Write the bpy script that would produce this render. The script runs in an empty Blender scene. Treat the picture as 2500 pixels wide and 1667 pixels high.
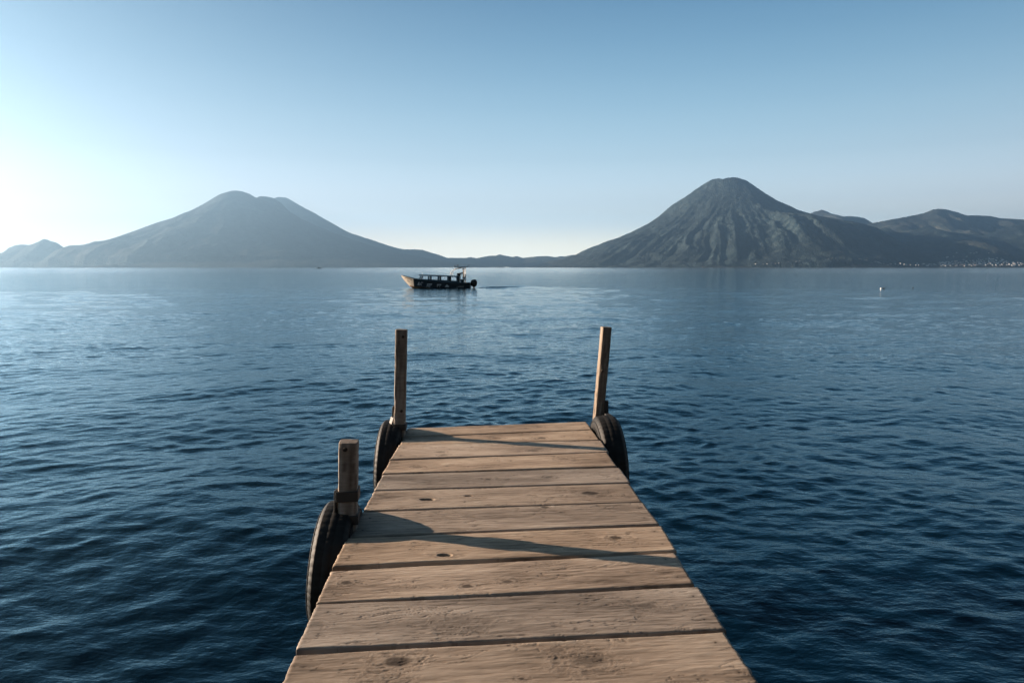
import bpy, bmesh, math, random
import numpy as np
from mathutils import Vector, Matrix

# ------------------------------------------------------------------ camera, sky, sun, exposure
S = bpy.context.scene
COL = S.collection
R = math.radians
FPX, CX, CY, HOR = 1666.7, 1250.0, 833.5, 652.8      # focal length / centre / horizon in photo pixels
PITCH = math.atan((CY - HOR) / FPX)
EYE, DECK = 2.55, 1.15                                # metres above the water

cam_d = bpy.data.cameras.new('camera'); cam = bpy.data.objects.new('camera', cam_d); COL.objects.link(cam)
cam_d.sensor_width = 36.0; cam_d.lens = 24.0; cam_d.clip_start = 0.05; cam_d.clip_end = 120000
cam.location = (0, 0, EYE); cam.rotation_euler = (math.pi / 2 - PITCH, 0, 0)
S.camera = cam

SKY_GAMMA = (-0.10, -0.35, -0.38); SKY_CAP = (70.0, 90.0, 100.0)
SKY_RAMP = [(0.0, (0.6019, 0.58852, 0.47671)), (0.03, (0.50549, 0.48467, 0.39233)), (0.06, (0.29976, 0.32374, 0.34419)), (0.09, (0.2023, 0.23721, 0.29247)), (0.12, (0.14817, 0.18581, 0.25212)), (0.15, (0.1048, 0.13976, 0.20419)), (0.18, (0.08028, 0.11364, 0.17719)), (0.22, (0.05651, 0.08661, 0.14658)), (0.26, (0.03971, 0.06597, 0.12103)), (0.3, (0.02777, 0.05011, 0.0997)), (0.34, (0.01932, 0.03793, 0.08192)), (0.42, (0.01094, 0.02241, 0.05045)), (0.6, (0.00428, 0.00876, 0.01973)), (1.0, (0.00097, 0.00198, 0.00445))]
SUN_EL, SUN_AZ = R(12.8), R(-75.8)                     # azimuth measured from +Y towards +X
sun_dir = Vector((math.sin(SUN_AZ) * math.cos(SUN_EL), math.cos(SUN_AZ) * math.cos(SUN_EL), math.sin(SUN_EL)))
W = bpy.data.worlds.new("World"); S.world = W; W.use_nodes = True
nt = W.node_tree; nt.nodes.clear()
sky = nt.nodes.new('ShaderNodeTexSky'); sky.sky_type = 'NISHITA'; sky.sun_disc = False
sky.sun_elevation = SUN_EL; sky.sun_rotation = SUN_AZ
sky.altitude = 1500; sky.air_density = 1.0; sky.dust_density = 1.2; sky.ozone_density = 3.0
L = nt.links.new
def wmath(op, a, b):
    q = nt.nodes.new('ShaderNodeMath'); q.operation = op
    for i, v in enumerate((a, b)):
        if isinstance(v, (int, float)): q.inputs[i].default_value = v
        else: L(v, q.inputs[i])
    return q.outputs[0]
# the clear morning sky: Nishita with its contrast towards the sun softened and its colour set by height above the horizon
sp_ = nt.nodes.new('ShaderNodeSeparateXYZ'); cb_ = nt.nodes.new('ShaderNodeCombineXYZ'); L(sky.outputs[0], sp_.inputs[0])
for i_ in range(3): L(wmath('MINIMUM', wmath('MULTIPLY', wmath('POWER', wmath('MULTIPLY', sp_.outputs[i_], 0.1), SKY_GAMMA[i_]), 40.0 / SKY_CAP[i_]), 1.0), cb_.inputs[i_])
tc_ = nt.nodes.new('ShaderNodeTexCoord'); sx_ = nt.nodes.new('ShaderNodeSeparateXYZ')
rmp = nt.nodes.new('ShaderNodeValToRGB'); rmp.color_ramp.interpolation = 'LINEAR'
L(tc_.outputs['Generated'], sx_.inputs[0]); L(sx_.outputs['Z'], rmp.inputs[0])
while len(rmp.color_ramp.elements) < len(SKY_RAMP): rmp.color_ramp.elements.new(0.5)
for e_, (z_, c_) in zip(rmp.color_ramp.elements, SKY_RAMP): e_.position = z_; e_.color = (*c_, 1)
tint = nt.nodes.new('ShaderNodeMix'); tint.data_type = 'RGBA'; tint.blend_type = 'MULTIPLY'; tint.inputs['Factor'].default_value = 1.0
bg = nt.nodes.new('ShaderNodeBackground'); bg.inputs['Strength'].default_value = 0.12
wo = nt.nodes.new('ShaderNodeOutputWorld')
L(cb_.outputs[0], tint.inputs['A']); L(rmp.outputs[0], tint.inputs['B'])
cl_ = nt.nodes.new('ShaderNodeVectorMath'); cl_.operation = 'MULTIPLY'; cl_.inputs[1].default_value = (16, 16, 16)
L(tint.outputs['Result'], cl_.inputs[0]); L(cl_.outputs[0], bg.inputs['Color']); L(bg.outputs[0], wo.inputs[0])

sd = bpy.data.lights.new('sun', 'SUN'); sd.energy = 5.0; sd.angle = R(0.5); sd.color = (1.0, 0.76, 0.56)
so = bpy.data.objects.new('sun', sd); COL.objects.link(so)
so.rotation_euler = (-sun_dir).to_track_quat('-Z', 'Y').to_euler(); so.location = (-30, 10, 30)

S.view_settings.view_transform = 'Standard'; S.view_settings.look = 'None'
S.view_settings.exposure = 2.35; S.view_settings.gamma = 1.0
S.render.engine = 'CYCLES'
S.cycles.use_denoising = True; S.cycles.denoising_prefilter = 'ACCURATE'; S.cycles.use_adaptive_sampling = False
S.cycles.max_bounces = 6; S.cycles.diffuse_bounces = 2; S.cycles.glossy_bounces = 3; S.cycles.volume_bounces = 0
S.cycles.caustics_reflective = False; S.cycles.caustics_refractive = False
S.cycles.sample_clamp_indirect = 5

# ------------------------------------------------------------------ helpers
def ray(x, y):
    a, b = (x - CX) / FPX, (CY - y) / FPX
    c, s = math.cos(PITCH), math.sin(PITCH)
    return a, c + b * s, -s + b * c
def at_z(x, y, z):
    dx, dy, dz = ray(x, y); t = (z - EYE) / dz
    return Vector((dx * t, dy * t, z))
def at_y(x, y, Y):
    dx, dy, dz = ray(x, y); t = Y / dy
    return Vector((dx * t, Y, EYE + dz * t))

def tag(o, label=None, cat=None, group=None, kind=None):
    if label: o['label'] = label
    if cat: o['category'] = cat
    if group: o['group'] = group
    if kind: o['kind'] = kind
    return o
def empty(name, loc=(0, 0, 0), rz=0.0, parent=None):
    o = bpy.data.objects.new(name, None); COL.objects.link(o)
    o.location = loc; o.rotation_euler = (0, 0, rz); o.empty_display_size = 0.2
    if parent: o.parent = parent
    return o

class MB:
    def __init__(s): s.v = []; s.f = []
    def add(s, vs, fs):
        n = len(s.v); s.v += [tuple(v) for v in vs]; s.f += [tuple(i + n for i in f) for f in fs]; return s
    def hexa(s, p):      # 8 corners: bottom ring 0-3, top ring 4-7
        return s.add(p, [(3, 2, 1, 0), (4, 5, 6, 7), (0, 1, 5, 4), (1, 2, 6, 5), (2, 3, 7, 6), (3, 0, 4, 7)])
    def box(s, x0, x1, y0, y1, z0, z1):
        return s.hexa([(x0, y0, z0), (x1, y0, z0), (x1, y1, z0), (x0, y1, z0), (x0, y0, z1), (x1, y0, z1), (x1, y1, z1), (x0, y1, z1)])
    def bar(s, a, b, w, h=None):
        a, b = Vector(a), Vector(b); d = (b - a).normalized(); h = h or w
        u = d.cross(Vector((0, 0, 1)));  u = Vector((1, 0, 0)) if u.length < 1e-3 else u.normalized()
        q = u.cross(d).normalized(); u = u * w / 2; q = q * h / 2
        return s.hexa([a - u - q, a + u - q, a + u + q, a - u + q, b - u - q, b + u - q, b + u + q, b - u + q])
    def tube(s, pts, r, n=8, cap=True):
        pts = [Vector(p) for p in pts]; rs = r if isinstance(r, (list, tuple)) else [r] * len(pts)
        base = len(s.v); prev = None
        for i, p in enumerate(pts):
            d = (pts[min(i + 1, len(pts) - 1)] - pts[max(i - 1, 0)]).normalized()
            if prev is None:
                u = d.cross(Vector((0, 0, 1)))
                if u.length < 1e-3: u = Vector((1, 0, 0))
            else: u = prev - d * prev.dot(d)
            u.normalize(); prev = u; q = d.cross(u)
            for k in range(n):
                a = 2 * math.pi * k / n; s.v.append(tuple(p + (u * math.cos(a) + q * math.sin(a)) * rs[i]))
        for i in range(len(pts) - 1):
            for k in range(n):
                a, b = base + i * n + k, base + i * n + (k + 1) % n
                s.f.append((a, b, b + n, a + n))
        if cap:
            s.f.append(tuple(base + k for k in range(n))[::-1]); e = base + (len(pts) - 1) * n
            s.f.append(tuple(e + k for k in range(n)))
        return s
    def sphere(s, c, r, n=12, m=8, sc=(1, 1, 1)):
        base = len(s.v); c = Vector(c)
        for i in range(1, m):
            t = math.pi * i / m
            for k in range(n):
                a = 2 * math.pi * k / n
                s.v.append((c.x + r * sc[0] * math.sin(t) * math.cos(a), c.y + r * sc[1] * math.sin(t) * math.sin(a), c.z + r * sc[2] * math.cos(t)))
        s.v.append((c.x, c.y, c.z + r * sc[2])); s.v.append((c.x, c.y, c.z - r * sc[2])); T = len(s.v) - 2
        for i in range(m - 2):
            for k in range(n):
                a, b = base + i * n + k, base + i * n + (k + 1) % n
                s.f.append((a, a + n, b + n, b))
        for k in range(n):
            s.f.append((T, base + k, base + (k + 1) % n))
            s.f.append((T + 1, base + (m - 2) * n + (k + 1) % n, base + (m - 2) * n + k))
        return s
    def build(s, name, mat, parent=None, smooth=False, bevel=0):
        me = bpy.data.meshes.new(name); me.from_pydata(s.v, [], s.f); me.update()
        me.materials.append(mat)
        if smooth: me.polygons.foreach_set('use_smooth', [True] * len(me.polygons))
        o = bpy.data.objects.new(name, me); COL.objects.link(o)
        if parent: o.parent = parent
        if bevel:
            b = o.modifiers.new('bevel', 'BEVEL'); b.width = bevel; b.segments = 2; b.limit_method = 'ANGLE'
        return o

def grid_mesh(name, P, mat, attrs=None, smooth=True, parent=None, flip=False):
    """P: (ny, nx, 3) array -> one mesh"""
    ny, nx = P.shape[:2]
    me = bpy.data.meshes.new(name)
    me.vertices.add(nx * ny); me.vertices.foreach_set('co', P.reshape(-1).astype(np.float32))
    idx = np.arange(nx * ny).reshape(ny, nx)
    q = np.stack([idx[:-1, :-1], idx[:-1, 1:], idx[1:, 1:], idx[1:, :-1]], -1).reshape(-1, 4)
    if flip: q = q[:, ::-1]
    nf = len(q)
    me.loops.add(nf * 4); me.loops.foreach_set('vertex_index', q.reshape(-1).astype(np.int32))
    me.polygons.add(nf)
    me.polygons.foreach_set('loop_start', np.arange(0, nf * 4, 4, dtype=np.int32))
    me.polygons.foreach_set('use_smooth', np.full(nf, smooth))
    me.update(calc_edges=True)
    for k, a in (attrs or {}).items():
        at = me.attributes.new(k, 'FLOAT', 'POINT'); at.data.foreach_set('value', a.reshape(-1).astype(np.float32))
    me.materials.append(mat)
    o = bpy.data.objects.new(name, me); COL.objects.link(o)
    if parent: o.parent = parent
    return o

def vnoise(x, y, seed=0):
    """smooth value noise -1..1 on arrays"""
    xi = np.floor(x).astype(np.int64); yi = np.floor(y).astype(np.int64)
    fx = x - xi; fy = y - yi
    fx = fx * fx * fx * (fx * (fx * 6 - 15) + 10); fy = fy * fy * fy * (fy * (fy * 6 - 15) + 10)
    def h(a, b):
        n = (a * 374761393 + b * 668265263 + seed * 974634777) & 0xFFFFFFFF
        n = ((n ^ (n >> 13)) * 1274126177) & 0xFFFFFFFF
        n = n ^ (n >> 16)
        return (n & 0xFFFF) / 32767.5 - 1.0
    a, b, c, d = h(xi, yi), h(xi + 1, yi), h(xi, yi + 1), h(xi + 1, yi + 1)
    return (a * (1 - fx) + b * fx) * (1 - fy) + (c * (1 - fx) + d * fx) * fy
def fbm(x, y, oct=4, seed=0, gain=0.5):
    s = 0; a = 1; t = 0
    for i in range(oct):
        s = s + a * vnoise(x * 2 ** i, y * 2 ** i, seed + i * 17); t += a; a *= gain
    return s / t
def sstep(a, b, x):
    t = np.clip((x - a) / (b - a), 0, 1); return t * t * (3 - 2 * t)

def new_mat(name):
    m = bpy.data.materials.new(name); m.use_nodes = True
    return m, m.node_tree, m.node_tree.nodes['Principled BSDF']
def simple(name, col, rough=0.6, metal=0.0, var=0.25, scale=6.0, bump=0.0, spec=0.5):
    m, t, p = new_mat(name)
    p.inputs['Roughness'].default_value = rough; p.inputs['Metallic'].default_value = metal
    p.inputs['Specular IOR Level'].default_value = spec
    tc = t.nodes.new('ShaderNodeTexCoord'); n = t.nodes.new('ShaderNodeTexNoise')
    n.inputs['Scale'].default_value = scale; n.inputs['Detail'].default_value = 5
    r = t.nodes.new('ShaderNodeValToRGB')
    r.color_ramp.elements[0].position = 0.3; r.color_ramp.elements[1].position = 0.7
    r.color_ramp.elements[0].color = (*[c * (1 - var) for c in col], 1)
    r.color_ramp.elements[1].color = (*[min(1, c * (1 + var)) for c in col], 1)
    t.links.new(tc.outputs['Object'], n.inputs['Vector']); t.links.new(n.outputs['Fac'], r.inputs[0])
    t.links.new(r.outputs[0], p.inputs['Base Color'])
    if bump:
        b = t.nodes.new('ShaderNodeBump'); b.inputs['Strength'].default_value = 1; b.inputs['Distance'].default_value = bump
        t.links.new(n.outputs['Fac'], b.inputs['Height']); t.links.new(b.outputs[0], p.inputs['Normal'])
    return m

# ------------------------------------------------------------------ lake water
def water_material():
    m, t, p = new_mat('lake_water')
    N, K = t.nodes.new, t.links.new
    t.nodes.remove(p); out = t.nodes['Material Output']
    dif = N('ShaderNodeBsdfDiffuse'); dif.inputs['Color'].default_value = (0.0001, 0.0040, 0.010, 1)
    gls = N('ShaderNodeBsdfGlossy'); gls.distribution = 'MULTI_GGX'; gls.inputs['Color'].default_value = (0.80, 0.955, 1.0, 1)
    fre = N('ShaderNodeFresnel'); fre.inputs['IOR'].default_value = 1.335; ms = N('ShaderNodeMixShader')
    gc = N('ShaderNodeMix'); gc.data_type = 'RGBA'; gc.inputs['A'].default_value = (0.50, 0.84, 1.0, 1); gc.inputs['B'].default_value = (0.97, 0.99, 1.0, 1)
    K(fre.outputs[0], gc.inputs['Factor']); K(gc.outputs['Result'], gls.inputs['Color'])
    K(fre.outputs[0], ms.inputs[0]); K(dif.outputs[0], ms.inputs[1]); K(gls.outputs[0], ms.inputs[2]); K(ms.outputs[0], out.inputs['Surface'])
    geo = N('ShaderNodeNewGeometry')
    far = N('ShaderNodeAttribute'); far.attribute_name = 'far'
    vfar = N('ShaderNodeAttribute'); vfar.attribute_name = 'vfar'
    def noise(scale, sx, sy, rot, detail=3):
        mp = N('ShaderNodeMapping'); mp.inputs['Scale'].default_value = (sx, sy, 1); mp.inputs['Rotation'].default_value = (0, 0, R(rot))
        n = N('ShaderNodeTexNoise'); n.inputs['Scale'].default_value = scale; n.inputs['Detail'].default_value = detail
        n.inputs['Roughness'].default_value = 0.55; n.noise_dimensions = '2D'
        K(geo.outputs['Position'], mp.inputs['Vector']); K(mp.outputs[0], n.inputs['Vector']); return n
    def math_(op, a, b):
        q = N('ShaderNodeMath'); q.operation = op
        for i, v in enumerate((a, b)):
            if isinstance(v, (int, float)): q.inputs[i].default_value = v
            else: K(v, q.inputs[i])
        return q.outputs[0]
    n1 = noise(8.5, 0.7, 1.3, 8); n2 = noise(2.6, 0.45, 1.3, -6); n3 = noise(0.35, 0.6, 1.2, 14, 4)
    h1 = math_('MULTIPLY', n1.outputs['Fac'], 0.010)
    h2 = math_('MULTIPLY', math_('MULTIPLY', n2.outputs['Fac'], far.outputs['Fac']), 0.027)
    h3 = math_('MULTIPLY', math_('MULTIPLY', n3.outputs['Fac'], vfar.outputs['Fac']), 0.05)
    h = math_('ADD', math_('ADD', h1, h2), h3)
    b = N('ShaderNodeBump'); b.inputs['Strength'].default_value = 1; b.inputs['Distance'].default_value = 1.0
    K(h, b.inputs['Height']); [K(b.outputs[0], q_.inputs['Normal']) for q_ in (dif, gls, fre)]
    ro = math_('ADD', math_('MULTIPLY', vfar.outputs['Fac'], 0.06), 0.035)
    K(ro, gls.inputs['Roughness'])
    return m
WATER = water_material()

def build_water():
    rng = np.random.RandomState(5); FLIPW = False
    # wave trains: wavelength, direction, amplitude
    waves = []
    for lam, n, slope, spread in ((6.5, 5, 0.018, 35), (2.6, 8, 0.024, 45), (1.25, 12, 0.026, 45), (0.66, 20, 0.048, 44), (0.40, 26, 0.066, 44), (0.24, 30, 0.058, 46), (0.15, 24, 0.026, 50)):
        for i in range(n):
            l = lam * math.exp(rng.normal(0, 0.22)); th = R(-88 + rng.normal(0, spread))
            k = 2 * math.pi / l; a = slope * math.sqrt(2.0 / n) / k
            waves.append((k * math.cos(th), k * math.sin(th), a, rng.uniform(0, 6.28), l))
    # polar fan around the camera's foot, rows closer together near by
    rows = [0.9]
    while rows[-1] < 90: rows.append(rows[-1] + max(0.028, rows[-1] * (0.0042 if rows[-1] < 45 else 0.008)))
    while rows[-1] < 24000: rows.append(rows[-1] * 1.05)
    rr = np.array(rows)
    az = np.concatenate([np.linspace(-180, -50, 60)[:-1], np.linspace(-50, 50, 1250), np.linspace(50, 180, 60)[1:]])
    az = np.radians(az)
    Rr, A = np.meshgrid(rr, az, indexing='ij')
    X, Y = Rr * np.sin(A), Rr * np.cos(A)
    space = np.maximum(np.gradient(rr)[:, None], Rr * R(100 / 1150))
    space = np.where(np.abs(A) > R(50.5), np.maximum(space, Rr * 0.035), space)
    # gusts: patches of calmer and rougher water
    gust = 0.80 + 0.45 * fbm(X / 9.0 + 3, Y / 5.0, 3, 11)
    DX = np.zeros_like(X); DY = np.zeros_like(X); Z = np.zeros_like(X); wx = X + 0.25 * fbm(X / 2.3, Y / 2.3, 2, 5); wy = Y + 0.25 * fbm(X / 2.1, Y / 2.1, 2, 9)
    for kx, ky, a, ph, l in waves:
        fade = sstep(2.2, 4.5, l / space) 
        g = gust if l < 1.8 else 1.0
        ar = a * g * fade; p_ = kx * wx + ky * wy + ph; kk = math.hypot(kx, ky)
        Z += ar * np.sin(p_); c_ = 0.9 * ar * np.cos(p_); DX += c_ * kx / kk; DY += c_ * ky / kk
    m_ = 1 - sstep(60, 120, Rr); Z *= m_
    P = np.stack([X + DX * m_, Y + DY * m_, Z], -1)
    far = sstep(7, 30, Rr) * (0.75 + 0.5 * gust); vfar = sstep(60, 500, Rr)
    o = grid_mesh('water', P, WATER, {'far': far, 'vfar': vfar}, flip=FLIPW)
    assert o.data.polygons[len(o.data.polygons) // 2].normal.z > 0
    # centre disc under the camera
    o['kind'] = 'structure'
    return o
build_water()
lb = MB(); lb.add([(-26000, -4000, -30), (26000, -4000, -30), (26000, 25000, -30), (-26000, 25000, -30)], [(0, 1, 2, 3)])
lake_bed = lb.build('lake_bed', simple('silt', (0.03, 0.035, 0.03), 0.9)); tag(lake_bed, kind='structure')

# ------------------------------------------------------------------ mountains
def forest_material(name, a, b, scale=0.012):
    m, t, p = new_mat(name); N, K = t.nodes.new, t.links.new
    p.inputs['Roughness'].default_value = 0.9; p.inputs['Specular IOR Level'].default_value = 0.1
    geo = N('ShaderNodeNewGeometry')
    n = N('ShaderNodeTexNoise'); n.inputs['Scale'].default_value = scale; n.inputs['Detail'].default_value = 8; n.inputs['Roughness'].default_value = 0.65
    v = N('ShaderNodeTexVoronoi'); v.inputs['Scale'].default_value = 0.045
    K(geo.outputs['Position'], n.inputs['Vector']); K(geo.outputs['Position'], v.inputs['Vector'])
    r = N('ShaderNodeValToRGB'); r.color_ramp.elements[0].position = 0.38; r.color_ramp.elements[1].position = 0.66
    r.color_ramp.elements[0].color = (*a, 1); r.color_ramp.elements[1].color = (*b, 1)
    n3_ = N('ShaderNodeTexNoise'); n3_.inputs['Scale'].default_value = 0.0022; n3_.inputs['Detail'].default_value = 5; K(geo.outputs['Position'], n3_.inputs['Vector'])
    r3_ = N('ShaderNodeMapRange'); r3_.inputs['From Min'].default_value = 0.35; r3_.inputs['From Max'].default_value = 0.65; r3_.inputs['To Min'].default_value = 0.55; r3_.inputs['To Max'].default_value = 1.25
    hs_ = N('ShaderNodeHueSaturation'); K(n3_.outputs['Fac'], r3_.inputs['Value']); K(r3_.outputs[0], hs_.inputs['Value'])
    K(n.outputs['Fac'], r.inputs[0]); K(r.outputs[0], hs_.inputs['Color']); K(hs_.outputs[0], p.inputs['Base Color'])
    mm = N('ShaderNodeMath'); mm.operation = 'SUBTRACT'; mm.inputs[0].default_value = 1.0
    K(v.outputs['Distance'], mm.inputs[1])
    bu = N('ShaderNodeBump'); bu.inputs['Distance'].default_value = 9; bu.inputs['Strength'].default_value = 1
    K(mm.outputs[0], bu.inputs['Height']); K(bu.outputs[0], p.inputs['Normal'])
    return m
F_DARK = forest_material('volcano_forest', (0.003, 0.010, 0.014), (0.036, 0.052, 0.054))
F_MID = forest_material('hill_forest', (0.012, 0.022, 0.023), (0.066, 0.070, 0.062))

def profile(pts, D):
    q = [at_y(x, y, D) for x, y in pts]
    return np.array([p.x for p in q]), np.array([max(p.z, -60) for p in q])

HF = {}
def terrain(name, fn, x0, x1, y0, y1, step, mat, label):
    xs = np.arange(x0, x1 + step, step); ys = np.arange(y0, y1 + step, step * 1.3)
    X, Y = np.meshgrid(xs, ys)
    Z = np.maximum(fn(X, Y), -25)
    HF[name] = HF.get(name, []) + [fn]
    o = grid_mesh(name, np.stack([X, Y, Z], -1), mat)
    tag(o, label, kind='structure'); return o

def skyline(fn, pts, D, k=14.0):
    px = np.array([p[0] for p in pts], float); te = []
    for x, y in pts:
        dx, dy, dz = ray(x, y); te.append(dz / dy)
    ax = np.array([ray(x, y)[0] / ray(x, y)[1] for x, y in pts]); te = np.array(te)
    def g(X, Y):
        h = fn(X, Y); lim = np.interp(X / np.maximum(Y, 1), ax, te) * Y + EYE
        n_ = 7.0 * fbm(X / 55, Y / 55, 3, int(D) % 97)
        lim = lim + 0.5 * n_ + 3
        low = lim - k * np.logaddexp(0, (lim - h) / k)
        return np.where(h > -5, low, h)
    return g
def cone_fn(D, apex_px, left, right, front_gain=1.0, gully=1.0, n_g=15, seed=3, back_r=1.0):
    c = at_y(apex_px, HOR, D).x
    lx, lz = profile(left, D); rx, rz = profile(right, D)
    lr = (c - lx)[::-1]; lzz = lz[::-1]; rrr = rx - c
    def fn(X, Y):
        dx, dy = X - c, Y - D
        r = np.hypot(dx, dy) + 1e-3; th = np.arctan2(dx, -dy)          # 0 faces the camera, + right
        wr = 0.5 + 0.5 * np.sin(th); wr = wr * wr * (3 - 2 * wr)
        warp = 1 + 0.05 * fbm(X / 900, Y / 900, 2, seed + 40)
        # near the silhouette plane use the traced distance exactly
        s_ = np.abs(np.sin(th)); warp = warp * (1 - s_ ** 4) + s_ ** 4
        rf = r * warp * (1 + 0.10 * np.abs(np.sin(2 * th)) * (np.abs(th) < 1.571))
        hl = np.interp(rf, lr, lzz, right=-90); hr = np.interp(rf, rrr, rz, right=-90)
        h = hl * (1 - wr) + hr * wr
        rel = np.clip(r / (lr.max() * 0.95), 0, 1)
        amp = sstep(0.08, 0.45, rel) * (1 - 0.55 * sstep(0.8, 1.0, rel))
        tw = th + 0.055 * fbm(X / 800, Y / 800, 3, seed + 5) + 0.03 * fbm(r / 700, th * 3, 3, seed + 6)
        lr_ = r / 1500
        def rid(n_, q, sd): return 1 - 2 * np.abs(vnoise(tw * n_ + 5 + 0.25 * vnoise(tw * n_ * 2, lr_ * q * 2, sd + 50), lr_ * q, sd))
        r1, r2, r3, r4 = rid(n_g * .55, 0.55, seed), rid(n_g * 1.2, 0.9, seed + 1), rid(n_g * 2.6, 1.7, seed + 2), rid(n_g * 5.5, 3.2, seed + 3)
        msk = 0.75 + 1.0 * fbm(X / 1000, Y / 1000, 3, seed + 14)
        face = (1 - 0.75 * s_ ** 5) * (1 - 0.82 * sstep(0.02, 0.42, th) * (th < 2.6))
        lowr = 0.5 + 0.5 * sstep(0.2, 0.7, rel)
        h = h + gully * face * amp * msk * (105 * (r1 - .3) * lowr + 48 * (r2 - .3) * lowr * sstep(.1, .6, rel) + 24 * (r3 - .3) * (0.5 + 0.5 * r1) + 12 * r4)
        h = h + amp * 34 * fbm(X / 260, Y / 260, 4, seed + 9) + (7 + 11 * face) * fbm(X / 75, Y / 75, 3, seed + 12)
        return h
    return fn, c

SP_L = [(1290, 655), (1345, 645), (1395, 624), (1407, 621), (1420, 614), (1440, 605), (1460, 598), (1480, 589), (1510, 580), (1540, 567), (1580, 547), (1610, 527), (1640, 501), (1670, 482), (1700, 461), (1720, 447), (1738, 437), (1755, 435), (1765, 438), (1775, 434), (1787, 432)]
SP_R = [(1787, 432), (1800, 432), (1810, 436), (1823, 440), (1840, 452), (1870, 473), (1900, 491), (1930, 504), (1950, 514), (1975, 521), (2000, 528), (2025, 532), (2055, 538), (2080, 541), (2110, 548), (2140, 556), (2180, 580), (2230, 610), (2300, 640), (2360, 656)]
sp_fn, sp_c = cone_fn(11000, 1787, SP_L, SP_R, seed=3, gully=0.95)
sp_raw = sp_fn; sp_fn = skyline(sp_raw, SP_L + SP_R[1:], 11000)
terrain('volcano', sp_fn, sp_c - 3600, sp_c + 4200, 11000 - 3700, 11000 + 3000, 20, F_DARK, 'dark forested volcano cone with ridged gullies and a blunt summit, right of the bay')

def ridge_fn(D, pts, *a, **kw):
    return skyline(ridge_raw(D, pts, *a, **kw), pts, D, 8.0)
def ridge_raw(D, pts, wf, wb, seed, gully=60, pw=1.0, lam=420, rough=1.0, floor=-30, bend=0.0):
    px, pz = profile(pts, D)
    def fn(X, Y):
        Xw = X + 60 * fbm(X / 700, Y / 700, 2, seed + 30) * np.clip(np.abs(Y - D) / 500, 0, 1)
        z = np.interp(Xw, px, pz, left=-60, right=pz[-1] if pts[-1][0] > 2500 else -60)
        t = np.where(Y < D, (D - Y) / wf, (Y - D) / wb)
        g = 1 - np.clip(t, 0, 1.3) ** pw
        away = sstep(0.0, 0.18, t)
        rel = np.clip(1 - np.abs(t - 0.5) * 1.6, 0, 1)
        n1 = np.abs(vnoise(X / lam + 0.35 * fbm(X / 500, Y / 500, 2, seed), Y / (lam * 5), seed + 1))
        n2 = np.abs(vnoise(X / (lam * 0.42) + 0.5 * fbm(X / 300, Y / 300, 2, seed + 7), Y / (lam * 2.2), seed + 2))
        h = z * g + floor * (1 - g)
        sc = np.clip(z / 250, 0.1, 1.6)
        h = h + away * sc * gully * ((n1 - 0.4) * 1.6 + (n2 - 0.4) * 0.8) + away * sc * rough * 22 * fbm(X / 240, Y / 240, 4, seed + 9)
        h = h + 9.0 * away * fbm(X / 75, Y / 75, 2, seed + 12) + 5.0 * fbm(X / 60, Y / 60, 2, seed + 13)
        return h
    return fn

# far ranges and nearer hills on the right-hand shore
R_BACK2 = [(1900, 560), (1950, 540), (1975, 522), (1990, 516), (2008, 512), (2020, 516), (2030, 521), (2060, 528), (2075, 527), (2095, 529), (2110, 532), (2125, 541), (2150, 560), (2200, 600)]
R_BACK = [(2040, 620), (2090, 575), (2120, 546), (2132, 543), (2150, 540), (2175, 535), (2200, 531), (2230, 525), (2255, 520), (2275, 512), (2290, 509), (2310, 510), (2340, 518), (2360, 525), (2390, 525), (2420, 527), (2445, 532), (2500, 535), (2600, 532), (2750, 560)]
R_MID = [(2090, 640), (2110, 600), (2125, 578), (2140, 561), (2160, 554), (2175, 559), (2187, 567), (2220, 567), (2245, 556), (2262, 551), (2290, 560), (2320, 566), (2400, 574), (2440, 560), (2500, 543), (2600, 530), (2750, 560)]
R_FRONT = [(2095, 648), (2120, 628), (2150, 606), (2180, 594), (2220, 588), (2290, 585), (2340, 586), (2400, 590), (2430, 598), (2470, 607), (2520, 612), (2640, 618), (2750, 630)]
R_SHORE = [(1700, 649), (1760, 646), (1850, 644), (1950, 645), (2050, 644), (2130, 643), (2200, 642), (2260, 640), (2300, 637), (2350, 635), (2430, 634), (2480, 637), (2560, 640), (2750, 642)]
def rx(px, D): return at_y(px, HOR, D).x
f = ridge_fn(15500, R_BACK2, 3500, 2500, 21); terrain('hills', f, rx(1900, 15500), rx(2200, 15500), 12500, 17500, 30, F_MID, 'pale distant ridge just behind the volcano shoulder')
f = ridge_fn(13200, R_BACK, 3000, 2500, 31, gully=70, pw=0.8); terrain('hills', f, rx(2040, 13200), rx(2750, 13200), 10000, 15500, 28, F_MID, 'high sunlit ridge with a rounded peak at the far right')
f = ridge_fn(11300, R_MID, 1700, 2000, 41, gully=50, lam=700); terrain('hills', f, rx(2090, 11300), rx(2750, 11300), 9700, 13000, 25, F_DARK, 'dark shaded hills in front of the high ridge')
f_front = ridge_fn(9700, R_FRONT, 1500, 1500, 51, gully=38, pw=1.3, lam=520); terrain('hills', f_front, rx(2095, 9700), rx(2750, 9700), 8200, 11000, 20, F_MID, 'broad low forested hill above the lakeside town')
f_shore = ridge_fn(8350, R_SHORE, 420, 1500, 61, gully=5, pw=1.4, lam=300, rough=0.4, floor=-8); terrain('shore', f_shore, rx(1700, 8350), rx(2750, 8350), 7880, 9400, 18, F_MID, 'gentle shore slope carrying the lakeside town')

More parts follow.
